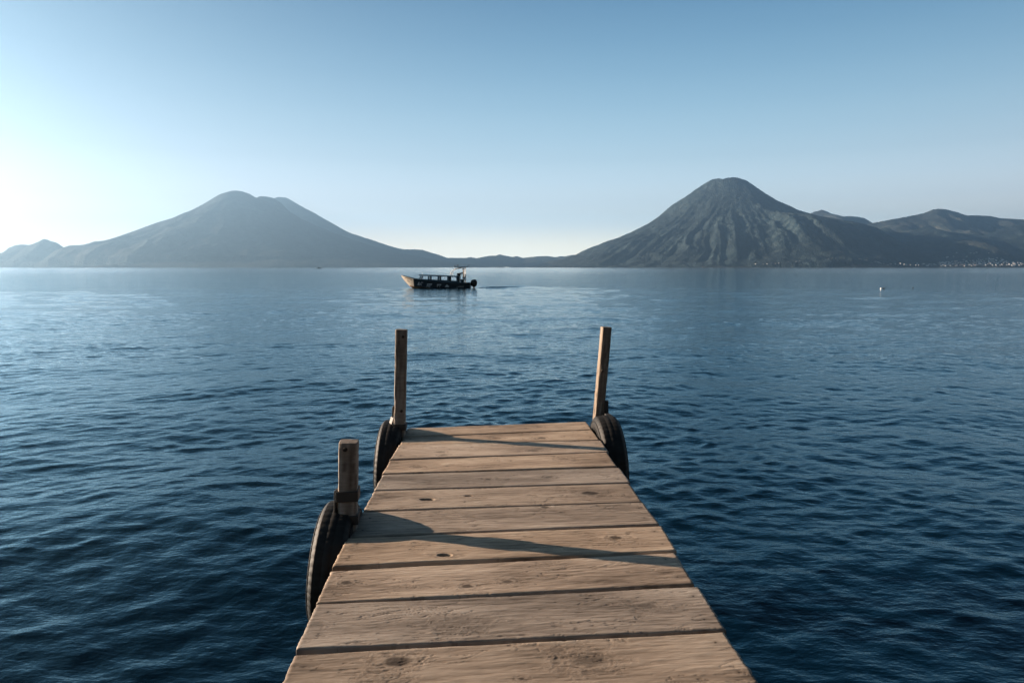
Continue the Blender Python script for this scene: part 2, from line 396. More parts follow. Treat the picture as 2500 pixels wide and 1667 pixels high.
# far end of the lake, between the volcanoes
R_GAP = [(960, 640), (1020, 632), (1090, 629), (1140, 629.5), (1146, 627), (1165, 630), (1180, 627), (1195, 624), (1210, 624), (1220, 620.5), (1230, 623), (1250, 627), (1262, 625), (1275, 629), (1300, 627), (1315, 625), (1340, 625), (1355, 628), (1368, 625), (1380, 626), (1395, 622), (1430, 620), (1500, 622), (1600, 630)]
f = ridge_fn(17500, R_GAP, 3000, 2000, 71, gully=25, lam=600); terrain('hills', f, rx(960, 17500), rx(1600, 17500), 14500, 19000, 35, F_MID, 'low blue hills closing the bay between the volcanoes')
R_GAP2 = [(1290, 652), (1320, 644), (1350, 635), (1380, 631), (1420, 628), (1500, 640)]
f = ridge_fn(12800, R_GAP2, 1200, 1200, 75, gully=12); terrain('hills', f, rx(1290, 12800), rx(1500, 12800), 11600, 14000, 28, F_MID, 'low spur at the foot of the right volcano')

TO_L = [(100, 640), (130, 615), (150, 606), (170, 600), (200, 599), (220, 594), (230, 590), (250, 589), (270, 584), (300, 574), (340, 560), (380, 545), (420, 533), (450, 520), (464, 515), (480, 507), (497, 498), (515, 487), (535, 475), (552, 469), (565, 466), (580, 465)]
TO_R = [(580, 465), (590, 466), (597, 468), (612, 474), (624, 482), (650, 492), (680, 505), (705, 517), (730, 531), (760, 545), (800, 562), (860, 585), (930, 606), (1000, 622), (1080, 636), (1150, 645), (1200, 656)]
to_fn, to_c = cone_fn(14000, 580, TO_L, TO_R, seed=83, gully=0.7)
SUB = [(560, 520), (600, 500), (624, 483), (632, 477.5), (645, 477), (655, 478.5), (669, 482.5), (685, 493), (705, 513), (730, 531), (760, 546), (800, 566)]
sub_fn = ridge_fn(14400, SUB, 1800, 1500, 88, gully=15, rough=0.4)
TO_ALL = TO_L[:-1] + [(580, 465), (590, 466), (597, 468), (612, 474), (624, 482), (632, 477.5), (645, 477), (655, 478.5), (669, 482.5), (685, 493), (705, 514), (730, 531), (760, 546)] + TO_R[10:]
to_all = skyline(lambda X, Y: np.maximum(to_fn(X, Y), sub_fn(X, Y)), TO_ALL, 14000)
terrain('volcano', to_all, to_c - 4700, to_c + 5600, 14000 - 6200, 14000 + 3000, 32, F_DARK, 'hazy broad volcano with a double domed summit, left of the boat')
AT_L = [(400, 640), (500, 590), (560, 548), (610, 515), (640, 497), (660, 486), (680, 480.5)]
AT_R = [(680, 480.5), (700, 482), (720, 494), (745, 508), (775, 524), (800, 538), (830, 556), (850, 567), (870, 573), (888, 580), (900, 583), (920, 590), (950, 600), (985, 609), (1030, 609), (1050, 616), (1075, 623), (1090, 629), (1130, 640), (1180, 655)]
at_fn, at_c = cone_fn(17000, 684, AT_L, AT_R, seed=93, gully=0.7)
at_fn = skyline(at_fn, AT_L + AT_R[1:], 17000)
terrain('volcano', at_fn, at_c - 3600, at_c + 6200, 17000 - 5500, 17000 + 2500, 40, F_DARK, 'paler volcano peeking out behind the right shoulder of the hazy one')
R_ORO = [(-160, 640), (-80, 622), (-20, 617), (8, 617), (20, 605), (40, 597), (50, 596), (72, 597), (90, 591), (105, 583), (112, 583), (122, 587), (137, 591), (150, 600), (165, 611), (190, 624), (220, 637), (260, 654)]
f = ridge_fn(11500, R_ORO, 900, 900, 101, gully=10, rough=0.4); terrain('hills', f, rx(-160, 11500), rx(260, 11500), 10400, 12500, 22, F_DARK, 'small hazy knoll at the left edge of the lake')

# unseen wooded crater wall behind the camera, added to block low sky light
def back_fn(X, Y):
    d = -(Y + 45 + 10 * fbm(X / 60, X * 0, 3, 7)); ang = np.abs(np.arctan2(X + 1e-6, -Y))
    side = 1 - sstep(1.15, 1.5, ang)
    h = (6 * sstep(0, 20, d) + 0.50 * np.clip(d - 15, 0, 1900)) * side * (0.85 + 0.3 * fbm(X / 300, Y / 300, 4, 8))
    return h + sstep(0, 30, d) * 3.0 * fbm(X / 9, Y / 9, 2, 10) - 3 * (1 - sstep(-5, 6, d))
xs = np.sinh(np.linspace(-6.5, 6.5, 260)) * 12.0; ys = -30 - np.expm1(np.linspace(0, 5.6, 200)) * 8.5
Xb, Yb = np.meshgrid(xs, ys)
tag(grid_mesh('shore', np.stack([Xb, Yb, np.maximum(back_fn(Xb, Yb), -3)], -1), F_MID, flip=True), 'unseen wooded slope behind the viewer, added to block low sky light', kind='structure')

# ------------------------------------------------------------------ lakeside town
HW = simple('house_plaster', (0.38, 0.38, 0.38), 0.8, scale=0.1)
HG = simple('house_grey', (0.22, 0.23, 0.24), 0.8, scale=0.1)
RT = simple('roof_terracotta', (0.22, 0.12, 0.08), 0.8, scale=0.1)
RM = simple('roof_sheet_metal', (0.38, 0.40, 0.41), 0.5, scale=0.1)
def house_proto(wall_m, roof_m, w, d, h, gable, label, group):
    e = empty('house', (0, 0, -500)); tag(e, label, 'house', group)
    MB().box(-w / 2, w / 2, -d / 2, d / 2, -6, h).build('wall', wall_m, e)
    r = MB()
    if gable:
        g = h + gable; o_ = 0.6
        r.add([(-w / 2 - o_, -d / 2 - o_, h), (w / 2 + o_, -d / 2 - o_, h), (w / 2 + o_, d / 2 + o_, h), (-w / 2 - o_, d / 2 + o_, h), (-w / 2 - o_, 0, g), (w / 2 + o_, 0, g)],
              [(0, 1, 5, 4), (2, 3, 4, 5), (0, 4, 3), (1, 2, 5), (3, 2, 1, 0)])
    else: r.box(-w / 2 - .3, w / 2 + .3, -d / 2 - .3, d / 2 + .3, h, h + 0.8)
    r.build('roof', roof_m, e)
    return e
protos = [house_proto(HW, RM, 15, 9, 8, 2.5, 'small white house with a pale metal roof in the lakeside town', 'white houses of the lakeside town'),
          house_proto(HW, RT, 16, 10, 7, 3.5, 'small white house with a terracotta roof in the lakeside town', 'terracotta roofed houses of the lakeside town'),
          house_proto(HG, RM, 12, 10, 10, 0, 'small grey flat roofed house in the lakeside town', 'grey flat roofed houses of the lakeside town'),
          house_proto(HW, RM, 24, 9, 6, 2.0, 'long low white building on the slope above the town', 'long white buildings above the town')]
used = [False] * 4
def ground_hit(px, py):
    dx, dy, dz = ray(px, py)
    Ys = np.linspace(7900, 11200, 700); X = dx / dy * Ys; Zr = EYE + dz / dy * Ys
    H = np.maximum(f_shore(X, Ys), np.maximum(f_front(X, Ys), sp_fn(X, Ys)))
    k = np.argmax(H > Zr)
    return (X[k], Ys[k], H[k]) if H[k] > Zr[k] and H[k] > 0.3 else None
rng = random.Random(12)
PLACE = {'core': ('in the dense lakeside town', 'dense town'), 'west': ('on shore just west of town', 'shore west of the town'),
         'cove': ('on shore below the volcano', 'shore below the volcano'), 'edge': ('on shore past the town', 'shore past the town'), 'hill': ('on the slope above town', 'slope above the town')}
KINDS_ = ['small white house with a pale metal roof', 'small white house with a terracotta roof', 'small grey flat roofed house', 'long low white building']
def put_house(kind, px, py, sc, reg):
    p = ground_hit(px, py)
    if p is None: return
    src = protos[kind]
    if used[kind]:
        o = src.copy(); COL.objects.link(o)
        for ch in src.children:
            c = ch.copy(); COL.objects.link(c); c.parent = o
    else: o = src; used[kind] = True
    o['label'] = KINDS_[kind] + ' ' + PLACE[reg][0]; o['group'] = KINDS_[kind] + 's, ' + PLACE[reg][1]
    o.location = (p[0], p[1], p[2]); o.rotation_euler = (0, 0, R(rng.uniform(-35, 35) + (90 if rng.random() < .3 else 0)))
    o.scale = (sc * rng.uniform(.8, 1.25), sc, sc * rng.uniform(.7, 1.1))
n = 0
for i in range(205):       # the town's core
    px = rng.uniform(2290, 2478); top = np.interp(px, [2290, 2340, 2440, 2455, 2478], [641, 636, 629, 632, 643])
    py = top + (650.5 - top) * rng.random() ** 0.9
    k = 1 if (2325 < px < 2385 and rng.random() < .5) else (2 if rng.random() < .3 else 0)
    put_house(k, px, py, rng.uniform(.8, 1.25), 'core')
for i in range(38): put_house(0 if rng.random() < .7 else 2, rng.uniform(2130, 2285), rng.uniform(643, 650), rng.uniform(.7, 1.1), 'west')
for i in range(22): put_house(0, rng.uniform(1840, 2130), rng.uniform(648, 650.5), rng.uniform(.45, .75), 'cove')
for i in range(16): put_house(0 if i % 3 else 2, rng.uniform(2468, 2498), rng.uniform(641, 649), rng.uniform(.7, 1.1), 'edge')
for px, py in ((2335, 618), (2370, 618.5), (2378, 619), (2384, 617), (2414, 618.5), (2313, 629), (2328, 627), (2360, 627)): put_house(3, px, py, rng.uniform(.8, 1.2), 'hill')
for k, u in enumerate(used):
    if not u:
        for ch in list(protos[k].children): bpy.data.objects.remove(ch)
        bpy.data.objects.remove(protos[k])

# ------------------------------------------------------------------ wood
def wood_material(name, c0, c1, c2, rough=0.75, bump=0.0009, fine=True):
    m, t, p = new_mat(name); N, K = t.nodes.new, t.links.new
    p.inputs['Specular IOR Level'].default_value = 0.25
    a = N('ShaderNodeAttribute'); a.attribute_name = 'grain'
    d = N('ShaderNodeAttribute'); d.attribute_name = 'dark'
    tc = N('ShaderNodeTexCoord'); mp = N('ShaderNodeMapping'); mp.inputs['Scale'].default_value = (6, 90, 90)
    oi = N('ShaderNodeObjectInfo'); ad = N('ShaderNodeVectorMath'); ad.operation = 'ADD'
    K(tc.outputs['Object'], ad.inputs[0]); 
    cb = N('ShaderNodeCombineXYZ'); mu = N('ShaderNodeMath'); mu.operation = 'MULTIPLY'; mu.inputs[1].default_value = 37.0
    K(oi.outputs['Random'], mu.inputs[0]); K(mu.outputs[0], cb.inputs[0]); K(mu.outputs[0], cb.inputs[2]); K(cb.outputs[0], ad.inputs[1])
    K(ad.outputs[0], mp.inputs['Vector'])
    n = N('ShaderNodeTexNoise'); n.inputs['Scale'].default_value = 1.0; n.inputs['Detail'].default_value = 6; n.inputs['Roughness'].default_value = 0.65
    K(mp.outputs[0], n.inputs['Vector'])
    mx = N('ShaderNodeMath'); mx.operation = 'MULTIPLY_ADD'; mx.inputs[1].default_value = 0.55; 
    K(n.outputs['Fac'], mx.inputs[0]); K(a.outputs['Fac'], mx.inputs[2])
    s = N('ShaderNodeMath'); s.operation = 'SUBTRACT'; s.inputs[1].default_value = 0.27; K(mx.outputs[0], s.inputs[0])
    r = N('ShaderNodeValToRGB'); cr = r.color_ramp
    cr.elements[0].position = 0.05; cr.elements[0].color = (*c0, 1); cr.elements[1].position = 0.95; cr.elements[1].color = (*c2, 1)
    e = cr.elements.new(0.5); e.color = (*c1, 1)
    K(s.outputs[0], r.inputs[0])
    mix = N('ShaderNodeMix'); mix.data_type = 'RGBA'; mix.inputs['B'].default_value = (0.022, 0.013, 0.008, 1)
    K(d.outputs['Fac'], mix.inputs['Factor']); K(r.outputs[0], mix.inputs['A']); K(mix.outputs['Result'], p.inputs['Base Color'])
    hs = N('ShaderNodeHueSaturation'); mr = N('ShaderNodeMapRange'); mr.inputs['To Min'].default_value = 0.72; mr.inputs['To Max'].default_value = 1.15
    mr2 = N('ShaderNodeMapRange'); mr2.inputs['To Min'].default_value = 0.75; mr2.inputs['To Max'].default_value = 1.2
    fr = N('ShaderNodeMath'); fr.operation = 'FRACT'; m9 = N('ShaderNodeMath'); m9.operation = 'MULTIPLY'; m9.inputs[1].default_value = 7.31
    K(oi.outputs['Random'], mr.inputs['Value']); K(oi.outputs['Random'], m9.inputs[0]); K(m9.outputs[0], fr.inputs[0]); K(fr.outputs[0], mr2.inputs['Value'])
    K(mix.outputs['Result'], hs.inputs['Color']); K(mr.outputs[0], hs.inputs['Value']); K(mr2.outputs[0], hs.inputs['Saturation']); K(hs.outputs[0], p.inputs['Base Color'])
    p.inputs['Roughness'].default_value = rough
    b = N('ShaderNodeBump'); b.inputs['Distance'].default_value = bump; b.inputs['Strength'].default_value = 0.8
    K(s.outputs[0], b.inputs['Height']); K(b.outputs[0], p.inputs['Normal'])
    return m
WOOD = wood_material('weathered_plank_wood', (0.11, 0.080, 0.058), (0.285, 0.221, 0.168), (0.43, 0.35, 0.275))
POSTW = wood_material('post_wood', (0.075, 0.052, 0.034), (0.195, 0.15, 0.112), (0.36, 0.31, 0.26), bump=0.003)
DARKW = wood_material('wet_beam_wood', (0.02, 0.016, 0.012), (0.04, 0.03, 0.024), (0.06, 0.048, 0.036))

# knots in photo pixels: x, y, size (m), kind (0 ring knot, 1 open hole, 2 stain)
KNOTS = [(1043, 1221, .030, 1), (1144, 1212, .016, 1), (1442, 1204, .036, 0), (1468, 1210, .022, 0), (1086, 1357, .024, 1), (1506, 1313, .020, 0), (1575, 1475, .022, 0),
         (969, 1609, .030, 0), (1434, 1606, .034, 0), (937, 1648, .030, 2), (1123, 1519, .04, 2), (1367, 1580, .012, 0), (847, 1418, .014, 0), (852, 1343, .02, 2), (764, 1524, .018, 2),
         (1240, 1417, .016, 0), (1213, 1071, .022, 0), (1323, 1071, .020, 0), (1201, 1043, .016, 0), (1317, 1043, .018, 0), (1084, 1113, .022, 0), (1076, 1105, .018, 0), (1303, 1101, .024, 0),
         (1379, 1122, .028, 0), (1022, 1141, .022, 0), (1191, 1171, .014, 0), (1341, 1165, .018, 0), (1142, 1428, .014, 0), (1330, 1240, .014, 0), (1680, 1380, .05, 0)]
kn = [(at_z(x, y, DECK), s, k) for x, y, s, k in KNOTS]

def plank_mesh(name, pl, c, parent, seed, res=0.0045, thick=0.045, gap=(0.005, 0.005), tilt=0.0, zoff=0.0):
    """c: corners left-near, right-near, left-far, right-far (world, deck level)"""
    ln, rn, lf, rf = c
    length = (rn - ln).length; wid = ((lf - ln).length + (rf - rn).length) / 2
    nu, nv = max(8, int(length / res)), max(8, int(wid / res))
    rs = np.random.RandomState(seed)
    u = np.linspace(0, 1, nu); v = np.linspace(0, 1, nv)
    # finer rows at the edge for the worn arris
    v = np.concatenate([[0, 0.004 / wid, 0.009 / wid], v[(v > 0.013 / wid) & (v < 1 - 0.013 / wid)], [1 - 0.009 / wid, 1 - 0.004 / wid, 1]])
    u = np.concatenate([[0, 0.003 / length, 0.008 / length], u[(u > 0.012 / length) & (u < 1 - 0.012 / length)], [1 - 0.008 / length, 1 - 0.003 / length, 1]])
    U, V = np.meshgrid(u, v)
    vs = gap[0] / wid + V * (1 - (gap[0] + gap[1]) / wid)
    B = lambda i: (ln[i] * (1 - U) + rn[i] * U) * (1 - vs) + (lf[i] * (1 - U) + rf[i] * U) * vs
    X, Y = B(0), B(1)
    s_u, s_v = U * length, V * wid
    # ragged ends and edges
    edge_w = 0.0022 * fbm(s_u * 7, s_u * 0 + seed, 4, seed) 
    Y = Y + edge_w * (np.abs(V - 0.5) * 2) ** 6
    X = X + 0.004 * fbm(s_v * 30, s_v * 0 + seed, 3, seed + 3) * (np.abs(U - 0.5) * 2) ** 40
    # grain
    g = s_v * 46 + 2.2 * fbm(s_u * 0.9 + seed, s_v * 5 + seed, 3, seed + 1) + 0.5 * fbm(s_u * 5, s_v * 30, 3, seed + 2)
    dark = np.zeros_like(g); dz = np.zeros_like(g)
    mine = []
    for kp, ks, kk in kn:
        du, dv = (X - kp.x), (Y - kp.y)
        inside = min(abs(du).min() + abs(dv).min(), 1) < 0.01
        if not (np.hypot(du, dv).min() < 0.012): continue
        ks = ks * (1.7 if kk == 0 else 1.35)
        mine.append((du, dv, ks, kk))
    for j in range(rs.randint(1, 4)):
        kx, ky = rs.uniform(.08, .92) * length, rs.uniform(.15, .85) * wid
        mine.append((s_u - kx, s_v - ky, rs.uniform(.007, .014), 0))
    for du, dv, ks, kk in mine:
        ax = 1.7 if kk == 0 else 1.9
        d = np.sqrt((du / ax) ** 2 + dv ** 2) / ks; d = d * (1 + 0.30 * vnoise(du / ks * 1.1 + seed, dv / ks * 1.1 + ks * 900, seed + 60) + 0.12 * vnoise(du / ks * 3, dv / ks * 3, seed + 61))
        infl = np.exp(-(np.sqrt((du / 3.4) ** 2 + dv ** 2) / (ks * 1.9)) ** 2)
        g = g + 3.4 * infl * np.sign(dv + 1e-6) * (0.6 - 0.0) * np.clip(np.abs(dv) / ks, 0, 1.2) * -1
        g = np.where(d < 1.7, g * sstep(1.1, 1.7, d) + (1 - sstep(1.1, 1.7, d)) * (d * 1.4 + 0.8 * fbm(du * 90, dv * 90, 2, seed)), g)
        if kk == 0:
            dark = np.maximum(dark, (0.66 + 0.2 * math.sin(ks * 3000)) * (1 - sstep(0.35, 0.80, d)) + 0.45 * np.exp(-((d - 1.0) / 0.16) ** 2) * (0.6 + 0.6 * vnoise(du * 70, dv * 70, seed)))
            dz -= 0.0012 * np.exp(-(d / 0.9) ** 2)
        elif kk == 1:
            hd = 1 - sstep(0.5, 0.75, np.sqrt((du / 1.6) ** 2 + (dv * 1.35) ** 2) / ks)
            dark = np.maximum(dark, 0.96 * hd); dz -= 0.022 * hd
            dark = np.maximum(dark, 0.25 * np.exp(-((d - 0.9) / 0.25) ** 2))
        else:
            dark = np.maximum(dark, 0.42 * np.exp(-(d / 1.2) ** 2) * (0.7 + 0.5 * fbm(du * 60, dv * 60, 3, seed)))
    lines = 0.5 + 0.5 * np.sin(g * 2 * math.pi * 0.55)
    fine = fbm(s_u * 9 + seed * 3, s_v * 170, 3, seed + 20)
    blot = fbm(s_u * 2.0 + seed, s_v * 8, 3, seed + 21)
    slant = fbm(s_u * 16 + s_v * 26, s_v * 95 - s_u * 9, 3, seed + 31)
    # curved tears left by the saw, with a shadowed lip
    tear_n = fbm(s_u * 10 + 2.5 * np.sin(s_v * 14 + seed), s_v * 22, 3, seed + 25)
    tear = np.exp(-(tear_n / 0.040) ** 2) * sstep(0.05, 0.40, fbm(s_u * 5.0, s_v * 11, 2, seed + 26)); tear2 = sstep(0.48, 0.66, fbm(s_u * 22 + s_v * 50, s_v * 120, 2, seed + 28)) * sstep(-0.1, 0.3, fbm(s_u * 3, s_v * 8, 2, seed + 29)); tear = np.maximum(tear, 0.8 * tear2)
    streak = sstep(0.42, 0.75, fbm(s_u * 3 + seed, s_v * 70, 3, seed + 27))
    grain = 0.50 + 0.13 * (lines - 0.5) + 0.20 * fine + 0.44 * blot + 0.18 * fbm(s_u * 1.1 + seed, s_v * 2.5, 2, seed + 41) + 0.16 * slant - 0.12 * streak + rs.uniform(-.05, .05)
    dark = np.clip(dark + 0.42 * tear * (0.8 + 0.5 * blot) + 0.22 * streak * sstep(0.0, 0.5, blot), 0, 1)
    # nails near both ends
    for nu_ in (0.035, 0.965):
        for nv_ in (0.25, 0.75):
            if rs.random_sample() < 0.95:
                d = np.hypot((U - nu_) * length + rs.uniform(-.01, .01), (V - nv_) * wid + rs.uniform(-.015, .015))
                dark = np.maximum(dark, 0.9 * (1 - sstep(0.004, 0.0075, d))); dark = np.maximum(dark, 0.32 * np.exp(-(d / 0.02) ** 2))
    # dirt collecting in end grain
    dark = np.clip(dark + 0.25 * (1 - sstep(0, 0.05, np.minimum(s_u, length - s_u))) * (0.5 + fbm(s_u * 40, s_v * 40, 3, seed + 8)), 0, 1)
    em = np.minimum(np.minimum(s_v, wid - s_v), np.minimum(s_u, length - s_u))
    rnd = -0.006 * (1 - np.clip(em / 0.009, 0, 1)) ** 2
    Z = DECK + zoff + dz + rnd + 0.0006 * (lines - 0.5) + 0.0007 * fine + 0.0008 * slant - 0.0020 * tear + 0.004 * blot * 0.6 + 0.003 * (V - .5) ** 2 * 4 * rs.uniform(-1, 1) + tilt * (U - 0.5)
    P = np.stack([X, Y, Z], -1)
    # skirt: sides and underside
    def ring_down(Pin, z): Q = Pin.copy(); Q[..., 2] = z; return Q
    A = {'grain': grain, 'dark': dark}
    Pf = np.pad(P, ((1, 1), (1, 1), (0, 0)), mode='edge'); 
    for sl in (np.s_[0, :], np.s_[-1, :], np.s_[:, 0], np.s_[:, -1]): Pf[sl][..., 2] = DECK - thick
    A = {k: np.pad(a, 1, mode='edge') for k, a in A.items()}
    org = Vector(((ln.x + rf.x) / 2, (ln.y + rf.y) / 2, DECK))
    Pf = Pf - np.array(org)[None, None]
    o = grid_mesh(name, Pf, WOOD, A, parent=parent)
    o.location = org - pl
    # underside cap
    me = o.data
    return o

def box_wood(name, a, b, w, d, mat, parent, origin, seed=0, rot=0.0, sharp=0.004, res=0.012):
    """a square timber from a to b with grain attributes, w across x, d across y"""
    a, b = Vector(a), Vector(b); L_ = (b - a).length
    zz = (b - a).normalized(); xx = Vector((math.cos(rot), math.sin(rot), 0)); xx = (xx - zz * xx.dot(zz)).normalized(); yy = zz.cross(xx)
    per = []
    for s0, s1, nrm in (((-1, -1), (1, -1), 0), ((1, -1), (1, 1), 1), ((1, 1), (-1, 1), 2), ((-1, 1), (-1, -1), 3)):
        for t in np.linspace(0, 1, 7)[:-1]:
            per.append((s0[0] * (1 - t) + s1[0] * t, s0[1] * (1 - t) + s1[1] * t, nrm))
    nl = max(4, int(L_ / res)); ts = np.linspace(0, 1, nl)
    Pn = np.zeros((nl, len(per) + 1, 3)); G = np.zeros((nl, len(per) + 1)); Dk = np.zeros_like(G)
    for j, (px, py, nrm) in enumerate(per + [per[0]]):
        along = ts * L_
        pxr, pyr = px, py
        k = max(abs(px), abs(py)); m_ = math.hypot(px, py)
        if m_ > 1.3: pxr *= 1 - sharp / (w / 2); pyr *= 1 - sharp / (d / 2)
        pos = (j if nrm is not None else 0) * 0.35
        nx = 1 + 0.025 * vnoise(along * 9, np.full(nl, px * 3 + seed), seed) + 0.02 * vnoise(along * 40, np.full(nl, py * 3 + seed + 5), seed + 2)
        Pn[:, j] = [list(a + zz * t * L_ + xx * pxr * w / 2 * q + yy * pyr * d / 2 * q) for t, q in zip(ts, nx)]
        G[:, j] = 0.5 + 0.3 * vnoise(along * 2.5, np.full(nl, (j % 24) * 1.3 + seed), seed + 3) + 0.2 * vnoise(along * 9, np.full(nl, (j % 24) * 2.3), seed + 4)
        Dk[:, j] = np.clip(0.55 * sstep(.55, .9, vnoise(along * 14, np.full(nl, (j % 24) * .9), seed + 6)), 0, 1)
    # caps
    for end, row in ((0, 0), (1, -1)):
        cpt = Pn[row].mean(0, keepdims=True)
        r2 = cpt + (Pn[row] - cpt) * 0.93 + (np.array(zz) * (0.003 if end else -0.003))[None]
        r3 = np.repeat(cpt, Pn.shape[1], 0) + (np.array(zz) * (0.003 if end else -0.003))[None]
        ext = np.stack([r2, r3]) if end else np.stack([r3, r2])
        ge = np.stack([G[row], np.full(Pn.shape[1], .4)]); 
        if end: Pn = np.concatenate([Pn, ext]); G = np.concatenate([G, ge]); Dk = np.concatenate([Dk, np.full_like(ge, .25)])
        else: Pn = np.concatenate([ext, Pn]); G = np.concatenate([ge, G]); Dk = np.concatenate([np.full_like(ge, .25), Dk])
    Pn = Pn - np.array(origin)[None, None]
    o = grid_mesh(name, Pn, mat, {'grain': G, 'dark': Dk}, parent=parent, smooth=False)
    return o

# ------------------------------------------------------------------ pier
PIER = Vector((0, 0, 0))
pier = empty('pier', PIER); tag(pier, 'narrow wooden pier of wide weathered planks reaching into the lake', 'pier')
BND = [((993.5, 1045.8), (1430, 1030)), ((985.5, 1068), (1446, 1050.5)), ((976.5, 1088), (1465.5, 1076)), ((953.6, 1124.6), (1484.6, 1105.5)), ((933.5, 1158.4), (1509.5, 1140.5)),
       ((910.6, 1199), (1537, 1179)), ((883, 1250), (1570, 1226)), ((851, 1312.7), (1612, 1281.3)), ((812, 1387), (1651, 1346)), ((773.3, 1470), (1701, 1426)),
       ((717.5, 1588), (1770, 1536))]
pts = [(at_z(*l, DECK), at_z(*r, DECK)) for l, r in BND]
el0 = (at_z(679, 1667, DECK) - pts[10][0]).normalized(); er0 = (at_z(1862, 1667, DECK) - pts[10][1]).normalized()
for k in range(10):     # planks continue under and behind the camera
    l, r = pts[-1]; l0, r0 = pts[-2]
    d = Vector((0.036, -0.94, 0)).normalized()
    w_ = 0.35 + 0.03 * math.sin(k * 2.3)
    edge_l = (pts[10][0] - pts[4][0]).normalized(); edge_r = (pts[10][1] - pts[4][1]).normalized()
    if k == 0: edge_l, edge_r = el0, er0
    pts.append((l + edge_l * w_, r + edge_r * (w_ + 0.004 * math.cos(k * 3))))
ZOFF = [.008, .007, .007, .006, .005, .005, .004, .005, -.002, -.002, -.007, -.007]
for k in range(len(pts) - 1):
    jl = Vector((0.007 * math.sin(k * 5.1 + 1), 0, 0)); jr = Vector((0.008 * math.sin(k * 3.7), 0, 0))
    lf, rf = pts[k][0] + jl, pts[k][1] + jr; ln, rn = pts[k + 1][0] + jl, pts[k + 1][1] + jr
    near_gap, far_gap = 0.010, 0.010
    if k == 7: near_gap = 0.015
    if k == 8: far_gap = 0.011
    if k == 9: near_gap = 0.014
    if k == 10: far_gap = 0.010
    res = 0.0038 if 5 <= k <= 10 else (0.006 if k < 5 else 0.03)
    plank_mesh('plank', PIER, (ln, rn, lf, rf), pier, 100 + k * 7, res=res, gap=(near_gap, far_gap), zoff=ZOFF[min(k, 11)], tilt=[0.0, .004, -.003, .003, 0, -.004, .002, -.006, .007, -.003, .004, 0][k % 12])
el = lambda y: pts[0][0].x + (pts[10][0].x - pts[0][0].x) * (y - pts[0][0].y) / (pts[10][0].y - pts[0][0].y)
er = lambda y: pts[0][1].x + (pts[10][1].x - pts[0][1].x) * (y - pts[0][1].y) / (pts[10][1].y - pts[0][1].y)
yf = pts[0][1].y - 0.08; yb = pts[-1][0].y + 0.05
for fx in (lambda y: el(y) + 0.12, lambda y: (el(y) + er(y)) / 2, lambda y: er(y) - 0.12):
    box_wood('beam', (fx(yb), yb, DECK - 0.125), (fx(yf), yf, DECK - 0.125), 0.08, 0.14, DARKW, pier, PIER, seed=int(fx(0) * 10) + 30, res=0.3)
for y in (5.5, 3.4, 1.0, -1.6):
    box_wood('crossbeam', (el(y) + 0.03, y, DECK - 0.265), (er(y) - 0.03, y, DECK - 0.265), 0.12, 0.12, DARKW, pier, PIER, seed=int(y * 3) + 50, res=0.2)
    for fx in (el(y) + 0.16, er(y) - 0.16):
        MB().tube([(fx, y, DECK - 0.21), (fx + 0.01, y + 0.12, -2.0)], [0.075, 0.09], 14).build('pile', DARKW, pier, smooth=True)

# posts: base/top photo pixels at the depth of the post
def post(base_px, top_px, w, d, y_depth, rot, seed, label):
    b = at_y(*base_px, y_depth); t = at_y(*top_px, y_depth)
    ax = (t - b).normalized(); foot = b - ax * ((b.z + 0.35) / ax.z if b.z > -0.35 else 0)
    o = box_wood('post', foot, t, w, d, POSTW, pier, PIER, seed=seed, rot=rot); o['label'] = label
    return o, b, t
YL = 5.57; YR = at_z(1451, 1040, DECK).y
YN = 3.545
post((976, 1060), (980, 805), 0.092, 0.085, YL, R(2), 7, 'tall upright square post at the far left corner of the pier')
post((1459, 1040), (1480, 799), 0.085, 0.075, YR, R(13), 8, 'tall leaning square post at the far right corner of the pier')
post((849, 1290), (852, 1078), 0.098, 0.090, YN, R(6), 9, 'short square post with black rubber bands halfway along the pier')

for (bx_, by_, yy_) in ((843, 1097, YN), (984, 822, YL), (1471, 905, YR), (980, 1003, YL)):
    q_ = at_y(bx_, by_, yy_ - .049)
    MB().tube([(q_.x, q_.y, q_.z), (q_.x, q_.y - .012, q_.z)], [.012, .010], 10).build('bolt', DARKW, pier)
